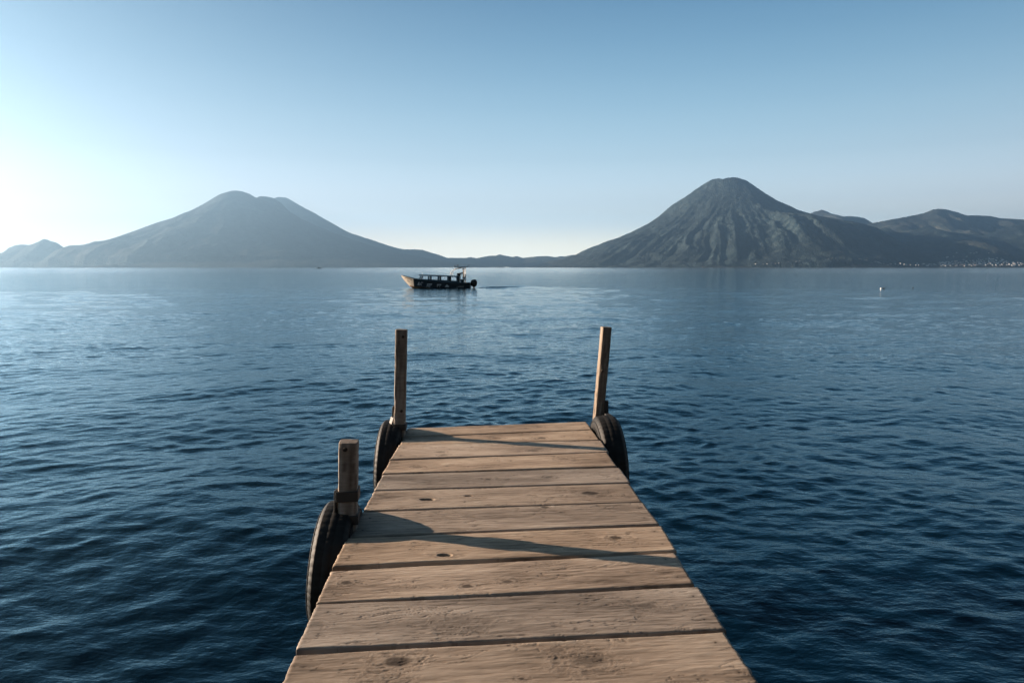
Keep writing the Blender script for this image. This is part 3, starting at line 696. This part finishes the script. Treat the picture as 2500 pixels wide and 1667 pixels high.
# ------------------------------------------------------------------ tyres
RUB = simple('tyre_rubber', (0.006, 0.0057, 0.0055), 0.65, var=0.6, scale=14, bump=0.002, spec=0.3)
RUBW = simple('strap_rubber', (0.015, 0.014, 0.014), 0.6, var=0.3, scale=20)
def make_tyre(Ro=0.348, Wd=0.19):
    """axis along X; lathe profile (x, r)"""
    e = empty('tyre')
    prof = [(-.050, .225), (-.078, .228), (-.092, .245), (-.098, .275), (-.096, .305), (-.086, .333), (-.078, .345), (-.068, .352), (-.064, .3552), (-.060, .3552), (-.056, .3555), (-.026, .3585), (-.024, .3580), (-.019, .3580), (-.017, .3590),
            (.017, .3590), (.019, .3580), (.024, .3580), (.026, .3585), (.056, .3555), (.060, .3552), (.064, .3552), (.068, .352), (.078, .345), (.086, .333), (.096, .305), (.098, .275), (.092, .245), (.078, .228), (.050, .225),
            (.060, .240), (.080, .270), (.080, .305), (.060, .335), (0, .342), (-.060, .335), (-.080, .305), (-.080, .270), (-.060, .240), (-.050, .225)]
    k = Ro / 0.36; n = 240
    P = np.zeros((n + 1, len(prof), 3)); 
    for i in range(n + 1):
        a = 2 * math.pi * i / n
        for j, (x, r) in enumerate(prof):
            rr_ = r * k
            if 7 <= j <= 22 and r > .352 and i % 5 == 0 and i != n: rr_ -= 0.003       # tread blocks
            if (5 <= j <= 6 or 23 <= j <= 24) and i % 5 in (0, 1): rr_ -= 0.004
            P[i, j] = (x * Wd / 0.196, rr_ * math.cos(a), rr_ * math.sin(a))
    grid_mesh('casing', P, RUB, parent=e, smooth=True)
    s = MB()                                                  # raised rings on the walls
    for sx in (-1, 1):
        for rr_ in (0.262, 0.318):
            ptsr = [(sx * 0.0985 * Wd / 0.196 * (1 if rr_ < .3 else .955), rr_ * k * math.cos(2 * math.pi * i / 60), rr_ * k * math.sin(2 * math.pi * i / 60)) for i in range(61)]
            s.tube(ptsr, 0.003, 5, cap=False)
    s.build('sidewall_ring', RUB, e, smooth=True)
    return e
def copy_tree(o, parent=None):
    c = o.copy(); COL.objects.link(c)
    if parent: c.parent = parent
    for ch in o.children: copy_tree(ch, c)
    return c
def deck_pt(X, Y, d):    # pier frame (metres right of the vanishing line, along, below the deck) -> world
    a = R(-2.2); return Vector((X * math.cos(a) + Y * math.sin(a), -X * math.sin(a) + Y * math.cos(a), DECK - d))
ty = make_tyre()
G = 'old tyres hung along the pier as bumpers'
T1 = ty; T1.location = Vector((-.962, 3.60, DECK - .225)); T1.rotation_euler = (R(0), R(4), R(2.2 + 1))
T2 = copy_tree(ty); T2.location = Vector((-1.02, 5.62, DECK - .225)); T2.rotation_euler = (R(40), R(3), R(2.2 - 1))
T3 = copy_tree(ty); T3.location = Vector((.825, 5.70, DECK - .215)); T3.scale = (1.06, 1.04, 1.04); T3.rotation_euler = (R(77), R(-5), R(2.2 + 2))
tag(T1, 'black tyre hanging by the short post on the left side of the pier', 'tyre', G)
tag(T2, 'black tyre hanging below the tall upright post at the far left corner', 'tyre', G)
tag(T3, 'black tyre hanging below the leaning post at the far right corner', 'tyre', G)
def strap(parent, pts_, w, th=0.012, name='strap'):
    m = MB()
    for a, b in zip(pts_[:-1], pts_[1:]): m.bar(a, b, w, th)
    o = m.build(name, RUBW, None, bevel=0.003)
    o.parent = parent; o.matrix_parent_inverse = parent.matrix_basis.inverted()
    return o
def band(parent, c, w, d, h, th=0.008, rz=0.0):
    m = MB(); x, y = w / 2, d / 2
    m.box(-x - th, x + th, -y - th, -y, -h / 2, h / 2); m.box(-x - th, x + th, y, y + th, -h / 2, h / 2)
    m.box(-x - th, -x, -y, y, -h / 2, h / 2); m.box(x, x + th, -y, y, -h / 2, h / 2)
    o = m.build('rubber_band', RUBW, None, bevel=0.002); o.parent = parent; o.matrix_parent_inverse = parent.matrix_basis.inverted()
    o.location = c; o.rotation_euler = (0, 0, rz); return o
for T in (T1, T2, T3): T.matrix_basis  # transforms are final
# near tyre: bands round the short post, hanger down to the tread
p_ = at_y(850, 1205, YN); band(T1, p_, .100, .092, .055, rz=R(6))
p2 = at_y(850, 1262, YN); band(T1, p2, .100, .092, .05, rz=R(6))
strap(T1, [p_ + Vector((-.058, -.02, .03)), p_ + Vector((-.064, -.02, -.12)), p2 + Vector((-.075, -.03, -.06)), T1.location + Vector((-.02, .05, .33))], .05)
p_ = at_y(976, 1000, YL)
strap(T2, [p_ + Vector((-.052, 0, .03)), p_ + Vector((-.058, 0, -.06)), p_ + Vector((-.100, -.03, -.20)), T2.location + Vector((-.03, .12, .325))], .05)
p2 = at_y(976, 1040, YL); band(T2, p2, .094, .087, .05, rz=R(2))
p_ = at_y(1470, 985, YR)
strap(T3, [p_ + Vector((.034, -.01, .03)), p_ + Vector((.036, -.01, -.10)), T3.location + Vector((.01, .10, .335))], .045, .035)

# ------------------------------------------------------------------ passenger launch
M_HULL = simple('hull_navy_paint', (0.012, 0.022, 0.032), 0.3, var=0.3, scale=3)
M_CREAM = simple('bow_cream_paint', (0.80, 0.72, 0.60), 0.45, var=0.08, scale=4)
M_RUST = simple('bottom_ochre_paint', (0.45, 0.24, 0.11), 0.5, var=0.2, scale=4)
M_BLUE = simple('rail_blue_paint', (0.025, 0.07, 0.105), 0.35, var=0.2)
M_WHITE = simple('boat_white_paint', (0.75, 0.76, 0.76), 0.35, var=0.05)
M_GREY = simple('lettering_grey', (0.62, 0.64, 0.65), 0.5, var=0.1)
M_BLACK = simple('black_plastic', (0.010, 0.011, 0.012), 0.35, var=0.3)
M_DARKC = simple('dark_cloth', (0.015, 0.017, 0.022), 0.85, var=0.3)
M_SKIN = simple('skin', (0.16, 0.085, 0.055), 0.6, var=0.1)
M_GLASS = simple('window_plastic', (0.55, 0.62, 0.66), 0.15, var=0.05)

BX = lambda px: (1390 - px) * 0.00694       # zoomed reference -> metres ahead of the transom
BZ = lambda py: (532 - py) * 0.00694
def boat():
    e = empty('passenger_launch')
    # hull loft: stations x, sheer z, half beam at sheer, half beam at chine, chine z, keel z
    st = [(0.0, .62, .85, .74, .02, -.22), (1.3, .64, .90, .78, .02, -.25), (2.7, .70, .92, .80, .03, -.26), (4.1, .82, .92, .78, .05, -.25), (5.48, .95, .86, .66, .09, -.22),
          (6.45, 1.05, .74, .46, .14, -.16), (7.08, 1.15, .62, .28, .18, -.08), (7.6, 1.26, .48, .13, .30, .10), (8.05, 1.37, .33, .05, .62, .55), (8.45, 1.48, .17, .03, 1.05, 1.0), (8.76, 1.57, .04, .02, 1.45, 1.42)]
    rows = []
    xs = np.linspace(0, 8.76, 50); S_ = np.array(st)
    for x in xs:
        q = [np.interp(x, S_[:, 0], S_[:, k]) for k in range(1, 6)]
        zs, bs, bc, zc, zk = q
        rows.append([(x, bs, zs), (x, bs * .985 + bc * .015, zs - .10 * (zs - zc)), (x, (bs + bc) / 2 + .03 * bs, (zs + zc) / 2), (x, bc, zc), (x, 0.0, zk),
                     (x, -bc, zc), (x, -((bs + bc) / 2 + .03 * bs), (zs + zc) / 2), (x, -(bs * .985 + bc * .015), zs - .10 * (zs - zc)), (x, -bs, zs)])
    P = np.array(rows)
    h = grid_mesh('hull', P, M_HULL, parent=e, smooth=False)
    me = h.data; me.materials.append(M_CREAM); me.materials.append(M_BLUE); me.materials.append(M_RUST)
    for p in me.polygons:
        c = p.center
        lim = 7.05 + (c.z - .3) * 0.12
        if c.x > lim: p.material_index = 1
        if c.z < 0.17 and c.x > 5.2 and c.z > -0.1: p.material_index = 1
        if 3 <= (p.index % 8) <= 4 and c.x <= 7.6: p.material_index = 3 if c.x > 5 else 0
    sol = h.modifiers.new('solid', 'SOLIDIFY'); sol.thickness = 0.04; sol.offset = 0
    MB().add([(0, -.85, .62), (0, .85, .62), (0, .74, .02), (0, 0, -.22), (0, -.74, .02)], [(0, 1, 2, 3, 4)]).build('transom', M_HULL, e).modifiers.new('s', 'SOLIDIFY').thickness = 0.05
    # gunwale rails (blue) follow the sheer
    for s in (-1, 1):
        g = MB(); g.tube([(x, s * (np.interp(x, S_[:, 0], S_[:, 2]) + .015), np.interp(x, S_[:, 0], S_[:, 1]) + .01) for x in xs], .045, 6); g.build('gunwale', M_BLUE, e, smooth=True)
    d = MB(); sel = [x for x in xs if 6.2 < x < 8.7]
    d.add([(x, s * np.interp(x, S_[:, 0], S_[:, 2]) * .96, np.interp(x, S_[:, 0], S_[:, 1]) - .03) for x in sel for s in (-1, 1)], [(2 * i, 2 * i + 1, 2 * i + 3, 2 * i + 2) for i in range(len(sel) - 1)])
    d.build('foredeck', M_BLUE, e).modifiers.new('s', 'SOLIDIFY').thickness = 0.03
    fl = MB(); fl.box(.05, 6.2, -.62, .62, .08, .12); fl.build('floor', M_HULL, e)
    # cabin: low side panel, pillars, roof
    zt = 1.46
    for s in (-1, 1):
        sp = MB()
        xs2 = np.linspace(BX(1160), BX(470), 16)
        top = [np.interp(x, [1.6, 6.45], [.86, 1.10]) for x in xs2]
        vs = []
        for x, t_ in zip(xs2, top):
            b_ = np.interp(x, S_[:, 0], S_[:, 2]) * .93; zz_ = np.interp(x, S_[:, 0], S_[:, 1])
            vs += [(x, s * b_, zz_ - .06), (x, s * b_ * .985, max(t_, zz_ + .04))]
        sp.add(vs, [(2 * i, 2 * i + 1, 2 * i + 3, 2 * i + 2) for i in range(15)])
        sp.build('side_panel', M_BLUE, e).modifiers.new('s', 'SOLIDIFY').thickness = 0.03
        for px_, slant, w_ in ((470, .20, .16), (645, .0, .20), (822, 0, .22), (1000, 0, .28), (1165, -.12, .14)):
            x = BX(px_); b_ = np.interp(x, S_[:, 0], S_[:, 2]) * .92
            m = MB(); z0_ = .80 if x < 5 else 1.0; h_ = w_ / 2; y1_, y2_ = s * b_, s * (b_ - .05); m.hexa([(x - h_, y1_ - .02, z0_), (x + h_, y1_ - .02, z0_), (x + h_, y1_ + .02, z0_), (x - h_, y1_ + .02, z0_), (x - slant - h_, y2_ - .02, zt), (x - slant + h_, y2_ - .02, zt), (x - slant + h_, y2_ + .02, zt), (x - slant - h_, y2_ + .02, zt)]); m.build('pillar', M_BLUE, e)
    r = MB(); xr = np.linspace(1.35, BX(462), 14); vr = []
    for x in xr:
        b_ = min(.86, np.interp(x, S_[:, 0], S_[:, 2]) * .92)
        z = 1.42 + (x - 1.35) * .034
        vr += [(x, y * b_, z + .07 * (1 - y * y)) for y in (-1, -.5, 0, .5, 1)]
    fr = [(i * 5 + j, i * 5 + j + 1, (i + 1) * 5 + j + 1, (i + 1) * 5 + j) for i in range(13) for j in range(4)]
    r.add(vr, fr); ro = r.build('roof', M_BLUE, e, smooth=False); ro.modifiers.new('s', 'SOLIDIFY').thickness = 0.05
    tr = MB()
    for s in (-1, 1): tr.tube([(x, s * min(.86, np.interp(x, S_[:, 0], S_[:, 2]) * .92), 1.41 + (x - 1.35) * .034) for x in xr], .062, 6)
    tr.build('roof_trim', M_BLUE, ro)
    MB().box(BX(600), BX(575), -.15, .05, 1.62, 1.70).build('roof_hatch', M_BLUE, ro)
    MB().tube([(BX(530), 0, 1.60), (BX(545), 0, 1.68)], .06, 8).tube([(BX(520), 0, 1.68), (BX(500), 0, 1.84)], .022, 6).build('horn', M_WHITE, ro)
    for k, x in enumerate((2.3, 3.1, 3.9, 4.7, 5.5)): MB().box(x, x + .32, -.6, .6, .40, .46).box(x, x + .04, -.6, .6, .12, .40).build('bench', M_BLUE, e)
    # rear bulkhead and steering stand
    MB().add([(BX(1165), -.7, .55), (BX(1165), .7, .55), (BX(1150), .7, 1.42), (BX(1150), -.7, 1.42), (BX(1200), -.7, .55), (BX(1200), .7, .55), (BX(1195), .7, 1.42), (BX(1195), -.7, 1.42)],
             [(0, 1, 2, 3), (7, 6, 5, 4), (0, 3, 7, 4), (1, 5, 6, 2), (3, 2, 6, 7), (0, 4, 5, 1)]).build('bulkhead', M_HULL, e)
    con = MB().box(BX(1205), BX(1150), -.38, .38, 1.44, 1.86).build('console', M_BLACK, e, bevel=.02)
    sw = MB(); cxx = BX(1222)
    sw.tube([(cxx, .17 * math.cos(a), 1.78 + .17 * math.sin(a)) for a in np.linspace(0, 2 * math.pi, 17)], .016, 6, cap=False); sw.tube([(cxx, 0, 1.78), (BX(1200), 0, 1.72)], .02, 6)
    sw.bar((cxx, -.17, 1.78), (cxx, .17, 1.78), .02); sw.build('steering_wheel', M_BLACK, con)
    hd = MB().box(BX(1305), BX(1190), -.62, .62, 1.02, 1.08); hd.build('helm_platform', M_HULL, e)
    for s in (-.6, .6): MB().bar((BX(1250), s, .5), (BX(1225), s, 1.04), .05, .16).build('platform_leg', M_BLUE, e)
    MB().box(BX(1300), BX(1270), -.3, .3, 1.35, 1.42).box(BX(1305), BX(1298), -.3, .3, 1.35, 1.75).bar((BX(1285), 0, 1.06), (BX(1285), 0, 1.36), .08).build('helm_seat', M_BLACK, e, bevel=.015)
    # arched frame and canopy
    for s in (-.62, .62):
        m = MB(); m.tube([(BX(1030), s, BZ(305)), (BX(1034), s, BZ(275)), (BX(1050), s, BZ(235)), (BX(1078), s, BZ(205)), (BX(1115), s, BZ(185)), (BX(1180), s, BZ(172)), (BX(1285), s, BZ(160))], .030, 8)
        m.build('arch', M_WHITE, e, smooth=True)
        m = MB(); m.tube([(BX(1048), s * .93, BZ(305)), (BX(1056), s * .93, BZ(265)), (BX(1080), s * .93, BZ(222)), (BX(1118), s * .93, BZ(196)), (BX(1190), s * .93, BZ(180)), (BX(1270), s * .93, BZ(166))], .018, 6); m.build('arch_brace', M_GREY, e, smooth=True)
        MB().tube([(BX(1288), s, .60), (BX(1288), s, BZ(155))], .045, 8).build('canopy_post', M_WHITE, e, smooth=True)
    MB().box(BX(1360), BX(1105), -.72, .72, BZ(158), BZ(150)).build('canopy', M_BLUE, e, bevel=.01)
    for x, z in ((1106, 138), (1150, 128), (1166, 128)):
        MB().tube([(BX(x), 0, BZ(150)), (BX(x), 0, BZ(z))], .02, 6).sphere((BX(x), 0, BZ(z) + .03), .055).build('lamp', M_BLACK, e, smooth=True)
    for x in (1325, 1345): MB().tube([(BX(x), .2, BZ(150)), (BX(x + 40), .2, BZ(112))], .014, 6).build('antenna', M_BLACK, e)
    # outboard motor
    mt = MB()
    prof = [(0.0, .05), (.10, .16), (.30, .22), (.52, .24), (.70, .235), (.84, .19), (.93, .10), (.95, .02)]
    base = len(mt.v)
    for z, r_ in prof:
        for k in range(14):
            a = 2 * math.pi * k / 14; mt.v.append((-.42 + 1.75 * r_ * math.cos(a), r_ * 1.0 * math.sin(a), .12 + z))
    for i in range(len(prof) - 1):
        for k in range(14): mt.f.append((base + i * 14 + k, base + i * 14 + (k + 1) % 14, base + (i + 1) * 14 + (k + 1) % 14, base + (i + 1) * 14 + k))
    mt.box(-.52, -.32, -.07, .07, -.6, .2); mt.box(-.32, .04, -.12, .12, .28, .58)
    mo = mt.build('outboard_motor', M_BLACK, e, smooth=True)
    MB().add([(-.66, -.262, .80), (-.22, -.262, .84), (-.22, -.262, .87), (-.66, -.262, .83), (-.62, -.262, .74), (-.30, -.262, .77), (-.30, -.262, .79), (-.62, -.262, .76)], [(0, 1, 2, 3), (4, 5, 6, 7)]).build('stripe', M_WHITE, mo).modifiers.new('s', 'SOLIDIFY').thickness = .01
    return e
BOAT = boat()
# lettering and painted marks on the dark side facing the pier
def text_on(parent, txt, x, y, z, size, mat, rz, tilt=90, name='lettering', sx=1.0):
    cu = bpy.data.curves.new(name, 'FONT'); cu.body = txt; cu.size = size; cu.extrude = 0.006; cu.align_x = 'CENTER'
    o = bpy.data.objects.new(name, cu); COL.objects.link(o)
    dg = bpy.context.evaluated_depsgraph_get(); me = bpy.data.meshes.new_from_object(o.evaluated_get(dg))
    bpy.data.objects.remove(o); me.materials.clear(); me.materials.append(mat)
    o = bpy.data.objects.new(name, me); COL.objects.link(o); o.parent = parent
    o.location = (x, y, z); o.rotation_euler = (R(tilt), 0, rz); o.scale = (sx, 1, 1); return o
boat_xy = at_z(1135, 702.5, 0.0)
BD = boat_xy.y
# the boat's port side (local +y after turning) faces the camera: bow to the left
BOAT.location = (at_y(1149, 702, BD).x, BD, -0.02); BOAT.rotation_euler = (0, 0, math.pi - R(3))
yside = lambda x, z: np.interp(x, [0, 2.7, 4.1, 5.48, 6.45, 7.08, 7.6, 8.05, 8.45], [.82, .87, .86, .79, .64, .50, .36, .24, .12]) + .035
def mark(pts_, mat, name='painted_mark'):
    m = MB(); n_ = len(pts_); m.add([(x, yside(x, z) + (z - .35) * .10, z) for x, z in pts_], [tuple(range(n_))])
    o = m.build(name, mat, BOAT); sd_ = o.modifiers.new('s', 'SOLIDIFY'); sd_.thickness = .012; sd_.offset = 0; return o
def zz(px, py): return (BX(px), BZ(py))
mark([zz(432, 478), zz(462, 422), zz(472, 422), zz(470, 482)], M_GREY)
text_on(BOAT, 'A', BX(495), yside(BX(495), .3) + .02, BZ(490), .50, M_GREY, math.pi)
mark([zz(505, 425), zz(545, 430), zz(540, 440), zz(505, 438)], M_GREY)
text_on(BOAT, 'AP', BX(648), yside(BX(648), .3) + .02, BZ(512), .55, M_GREY, math.pi)
mark([zz(612, 455), zz(712, 452), zz(706, 464), zz(612, 464)], M_GREY)
text_on(BOAT, 'F7', BX(830), yside(BX(830), .3) + .02, BZ(515), .55, M_GREY, math.pi)
mark([zz(800, 465), zz(880, 465), zz(872, 478), zz(800, 478)], M_GREY)
mark([zz(935, 512), zz(975, 465), zz(1020, 502), zz(1005, 516)], M_GREY)
text_on(BOAT, 'LARKO', BX(1218), .905, BZ(518), .22, M_WHITE, math.pi, sx=1.25)
for i, (px, py) in enumerate(((205, 350), (228, 355), (252, 362), (278, 370), (304, 378), (330, 386))):
    x, z = zz(px, py); mark([(x + .05, z - .06), (x + .05, z + .05), (x - .03, z + .05), (x - .03, z - .06)], M_HULL, 'bow_lettering')
for i, (px, py) in enumerate(((250, 398), (264, 408), (278, 420))):
    x, z = zz(px, py); mark([(x + .03, z - .05), (x + .03, z + .05), (x - .03, z + .03), (x - .03, z - .07)], M_HULL, 'bow_number')
tag(BOAT, 'long dark passenger launch with cream bow, open cabin and stern canopy', 'boat')

# the boatman
def skin_body(name, joints, edges, mat, parent, sub=1):
    me = bpy.data.meshes.new(name); me.from_pydata([j[:3] for j in joints], edges, []); me.materials.append(mat)
    o = bpy.data.objects.new(name, me); COL.objects.link(o)
    if parent: o.parent = parent
    sk = o.modifiers.new('skin', 'SKIN'); sk.use_smooth_shade = True
    if not me.skin_vertices: 
        bpy.context.view_layer.objects.active = o; bpy.ops.object.select_all(action='DESELECT'); o.select_set(True)
        bpy.ops.mesh.customdata_skin_add()
    for i, j in enumerate(joints):
        r_ = j[3]; me.skin_vertices[0].data[i].radius = (r_, r_ if len(j) < 5 else j[4])
    me.skin_vertices[0].data[0].use_root = True
    o.modifiers.new('sub', 'SUBSURF').levels = sub; o.modifiers['sub'].render_levels = sub
    dg = bpy.context.evaluated_depsgraph_get(); nm = bpy.data.meshes.new_from_object(o.evaluated_get(dg)); nm.name = name
    o.modifiers.clear(); o.data = nm
    nm.polygons.foreach_set('use_smooth', [True] * len(nm.polygons))
    return o
def boatman():
    e = empty('person')
    # x forward (towards the bow), z up from the platform; standing with arms on the wheel
    J = [(0, 0, .92, .13, .15), (0, 0, 1.10, .12, .15), (.0, 0, 1.32, .13, .19), (.01, 0, 1.44, .07, .09), (.02, 0, 1.52, .055), (.035, 0, 1.61, .085, .075), (.04, 0, 1.69, .08, .075),
         (0, .18, 1.38, .055), (.12, .24, 1.16, .042), (.36, .14, 1.12, .03), (.42, .12, 1.13, .025),
         (0, -.18, 1.38, .055), (.20, -.22, 1.22, .042), (.42, -.14, 1.24, .03), (.48, -.12, 1.25, .025),
         (0, .09, .86, .09), (.03, .11, .48, .06), (.0, .11, .09, .042), (.13, .12, .04, .035),
         (0, -.09, .86, .09), (.03, -.11, .48, .06), (.0, -.11, .09, .042), (.13, -.12, .04, .035)]
    E = [(0, 1), (1, 2), (2, 3), (3, 4), (4, 5), (5, 6), (2, 7), (7, 8), (8, 9), (9, 10), (2, 11), (11, 12), (12, 13), (13, 14), (0, 15), (15, 16), (16, 17), (17, 18), (0, 19), (19, 20), (20, 21), (21, 22)]
    b = skin_body('body', J, E, M_SKIN, e)
    b.data.materials.append(M_DARKC)
    for p in b.data.polygons:
        c = p.center
        if c.z < 1.48 and not (c.x > .34 and c.z > 1.05): p.material_index = 1
    # fingers round the wheel rim
    for (hx, hy, hz, s) in ((.42, .12, 1.13, 1), (.48, -.12, 1.25, -1)):
        m = MB()
        for k in range(4): m.tube([(hx + .02, hy - s * .03 + s * .018 * k, hz + .012), (hx + .065, hy - s * .03 + s * .018 * k, hz + .010), (hx + .075, hy - s * .03 + s * .018 * k, hz - .02)], [.010, .009, .007], 6)
        m.tube([(hx, hy - s * .04, hz), (hx + .04, hy - s * .055, hz - .02)], [.011, .008], 6)
        m.build('fingers', M_SKIN, e, smooth=True)
    MB().sphere((.115, .03, 1.655), .009).sphere((.115, -.03, 1.655), .009).build('eyes', M_BLACK, e, smooth=True)
    MB().tube([(.11, 0, 1.65), (.135, 0, 1.625)], [.012, .014], 6).build('nose', M_SKIN, e, smooth=True)
    MB().sphere((.035, 0, 1.72), .098, sc=(1.05, .9, .72)).box(.09, .22, -.07, .07, 1.705, 1.718).build('cap', M_DARKC, e, smooth=True)
    return e
P_ = boatman(); bl = BOAT.matrix_basis
man_x = BX(1262)
P_.location = bl @ Vector((man_x, 0.0, 1.08 - 0.42)); P_.rotation_euler = BOAT.rotation_euler; P_.scale = (1, 1, 1)
tag(P_, 'person in dark clothes and cap standing at the wheel of the launch', 'person')

# small wake behind the launch
WK = MB()
def ridge_strip(m, a, b, w, h, n=40, seed=1):
    a, b = Vector(a), Vector(b); d = (b - a); u = Vector((-d.y, d.x, 0)).normalized(); rs = random.Random(seed)
    vs = []
    for i in range(n + 1):
        t = i / n; p = a + d * t; s = math.sin(math.pi * min(1, t * 1.0) ** .6) * (0.7 + .5 * rs.random())
        for k, (o_, z_) in enumerate(((-w, -.04), (-w * .35, h * .6 * s), (0, h * s), (w * .35, h * .5 * s), (w, -.04))): vs.append(p + u * o_ + Vector((0, 0, z_)))
    m.add(vs, [((i + 1) * 5 + k, (i + 1) * 5 + k + 1, i * 5 + k + 1, i * 5 + k) for i in range(n) for k in range(4)])
stern = BOAT.matrix_basis @ Vector((-.9, 0, 0))
ridge_strip(WK, (stern.x, stern.y, 0), (stern.x + 6.5, stern.y + 2.2, 0), .50, .14, seed=3)
ridge_strip(WK, (stern.x + .6, stern.y + 1.5, 0), (stern.x + 7.5, stern.y + 9, 0), .5, .08, seed=4)
ridge_strip(WK, (stern.x + .6, stern.y - 1.0, 0), (stern.x + 4.0, stern.y - 1.2, 0), .35, .06, seed=6)
wk = WK.build('wake', WATER, smooth=True); tag(wk, 'low ripples trailing behind the launch', kind='stuff')

# distant motor boat near the far shore
def far_boat():
    e = empty('motorboat')
    st = np.array([(-5.5, 1.0, .8, -.2), (-2, 1.2, .9, -.3), (2, 1.15, 1.1, -.3), (4.5, .6, 1.5, -.1), (6.2, .05, 1.9, .9)])
    rows = []
    for x in np.linspace(-5.5, 6.2, 24):
        b_, z_, k_ = [np.interp(x, st[:, 0], st[:, j]) for j in (1, 2, 3)]
        rows.append([(x, b_, z_), (x, b_ * .7, k_ * .5 + .1), (x, 0, k_), (x, -b_ * .7, k_ * .5 + .1), (x, -b_, z_)])
    grid_mesh('hull', np.array(rows), M_HULL, parent=e, smooth=False)
    MB().box(-5.4, 4.2, -.95, .95, .6, .75).build('deck', M_BLUE, e)
    MB().add([(-1.6, -.8, .9), (1.8, -.8, 1.0), (1.8, .8, 1.0), (-1.6, .8, .9), (-1.2, -.7, 2.3), (.9, -.7, 2.3), (.9, .7, 2.3), (-1.2, .7, 2.3)], [(4, 5, 6, 7), (0, 1, 5, 4), (1, 2, 6, 5), (2, 3, 7, 6), (3, 0, 4, 7)]).build('cabin', M_HULL, e)
    MB().box(-.4, .5, -.3, .3, 2.3, 3.3).build('mast', M_BLACK, e)
    MB().box(-6.3, -5.5, -.3, .3, .2, 1.4).build('outboard_motor', M_WHITE, e, bevel=.08)
    return e
fb = far_boat(); q = at_y(778, 655.2, 1450); fb.location = (q.x, 1450, 0.0); fb.rotation_euler = (0, 0, R(4))
tag(fb, 'tiny dark motorboat far out in front of the hazy volcano', 'boat')

# floats far out on the right
fp = at_z(2150.5, 706, 0)
F1 = empty('net_float', (fp.x, fp.y, 0)); F1.scale = (.68, .68, .68); tag(F1, 'small white plastic jug float out on the lake, right of the launch', 'float')
m = MB(); m.tube([(0, 0, -.10), (0, 0, .12), (0.0, 0, .20), (0, 0, .24), (0, 0, .29)], [.10, .11, .08, .035, .035], 12); m.build('jug', M_WHITE, F1, smooth=True)
MB().tube([(0, 0, .288), (0, 0, .315)], .04, 10).build('cap', M_BLACK, F1, smooth=True)
fp2 = at_z(2157, 705, 0)
F2 = empty('water_bird', (fp2.x, fp2.y, 0)); tag(F2, 'small dark water bird floating beside the white float', 'bird')
def bird(e):
    J = [(0, 0, .05, .075), (-.10, 0, .06, .05), (-.16, 0, .08, .02), (.08, 0, .07, .055), (.12, 0, .12, .025), (.13, 0, .17, .022), (.15, 0, .20, .030), (.19, 0, .195, .012), (.22, 0, .19, .006)]
    skin_body('body', J, [(0, 1), (1, 2), (0, 3), (3, 4), (4, 5), (5, 6), (6, 7), (7, 8)], M_BLACK, e)
bird(F2)
fp3 = at_z(2229, 703, 0)
F3 = empty('water_bird', (fp3.x, fp3.y, 0), R(180)); tag(F3, 'small dark water bird floating alone, farthest right on the lake', 'bird'); bird(F3); F3.scale = (.7, .7, .7)

# ------------------------------------------------------------------ morning haze over the lake
hz = MB().box(-27000, 27000, -6000, 26000, -40, 1860)
m = bpy.data.materials.new('haze_air'); m.use_nodes = True; t = m.node_tree; t.nodes.clear()
pv = t.nodes.new('ShaderNodeVolumePrincipled'); mo = t.nodes.new('ShaderNodeOutputMaterial')
pv.inputs['Color'].default_value = (0.29, 0.515, 0.79, 1); pv.inputs['Density'].default_value = 6.3e-5; pv.inputs['Anisotropy'].default_value = 0.68
t.links.new(pv.outputs[0], mo.inputs['Volume'])
ho = hz.build('haze', m); tag(ho, kind='stuff')
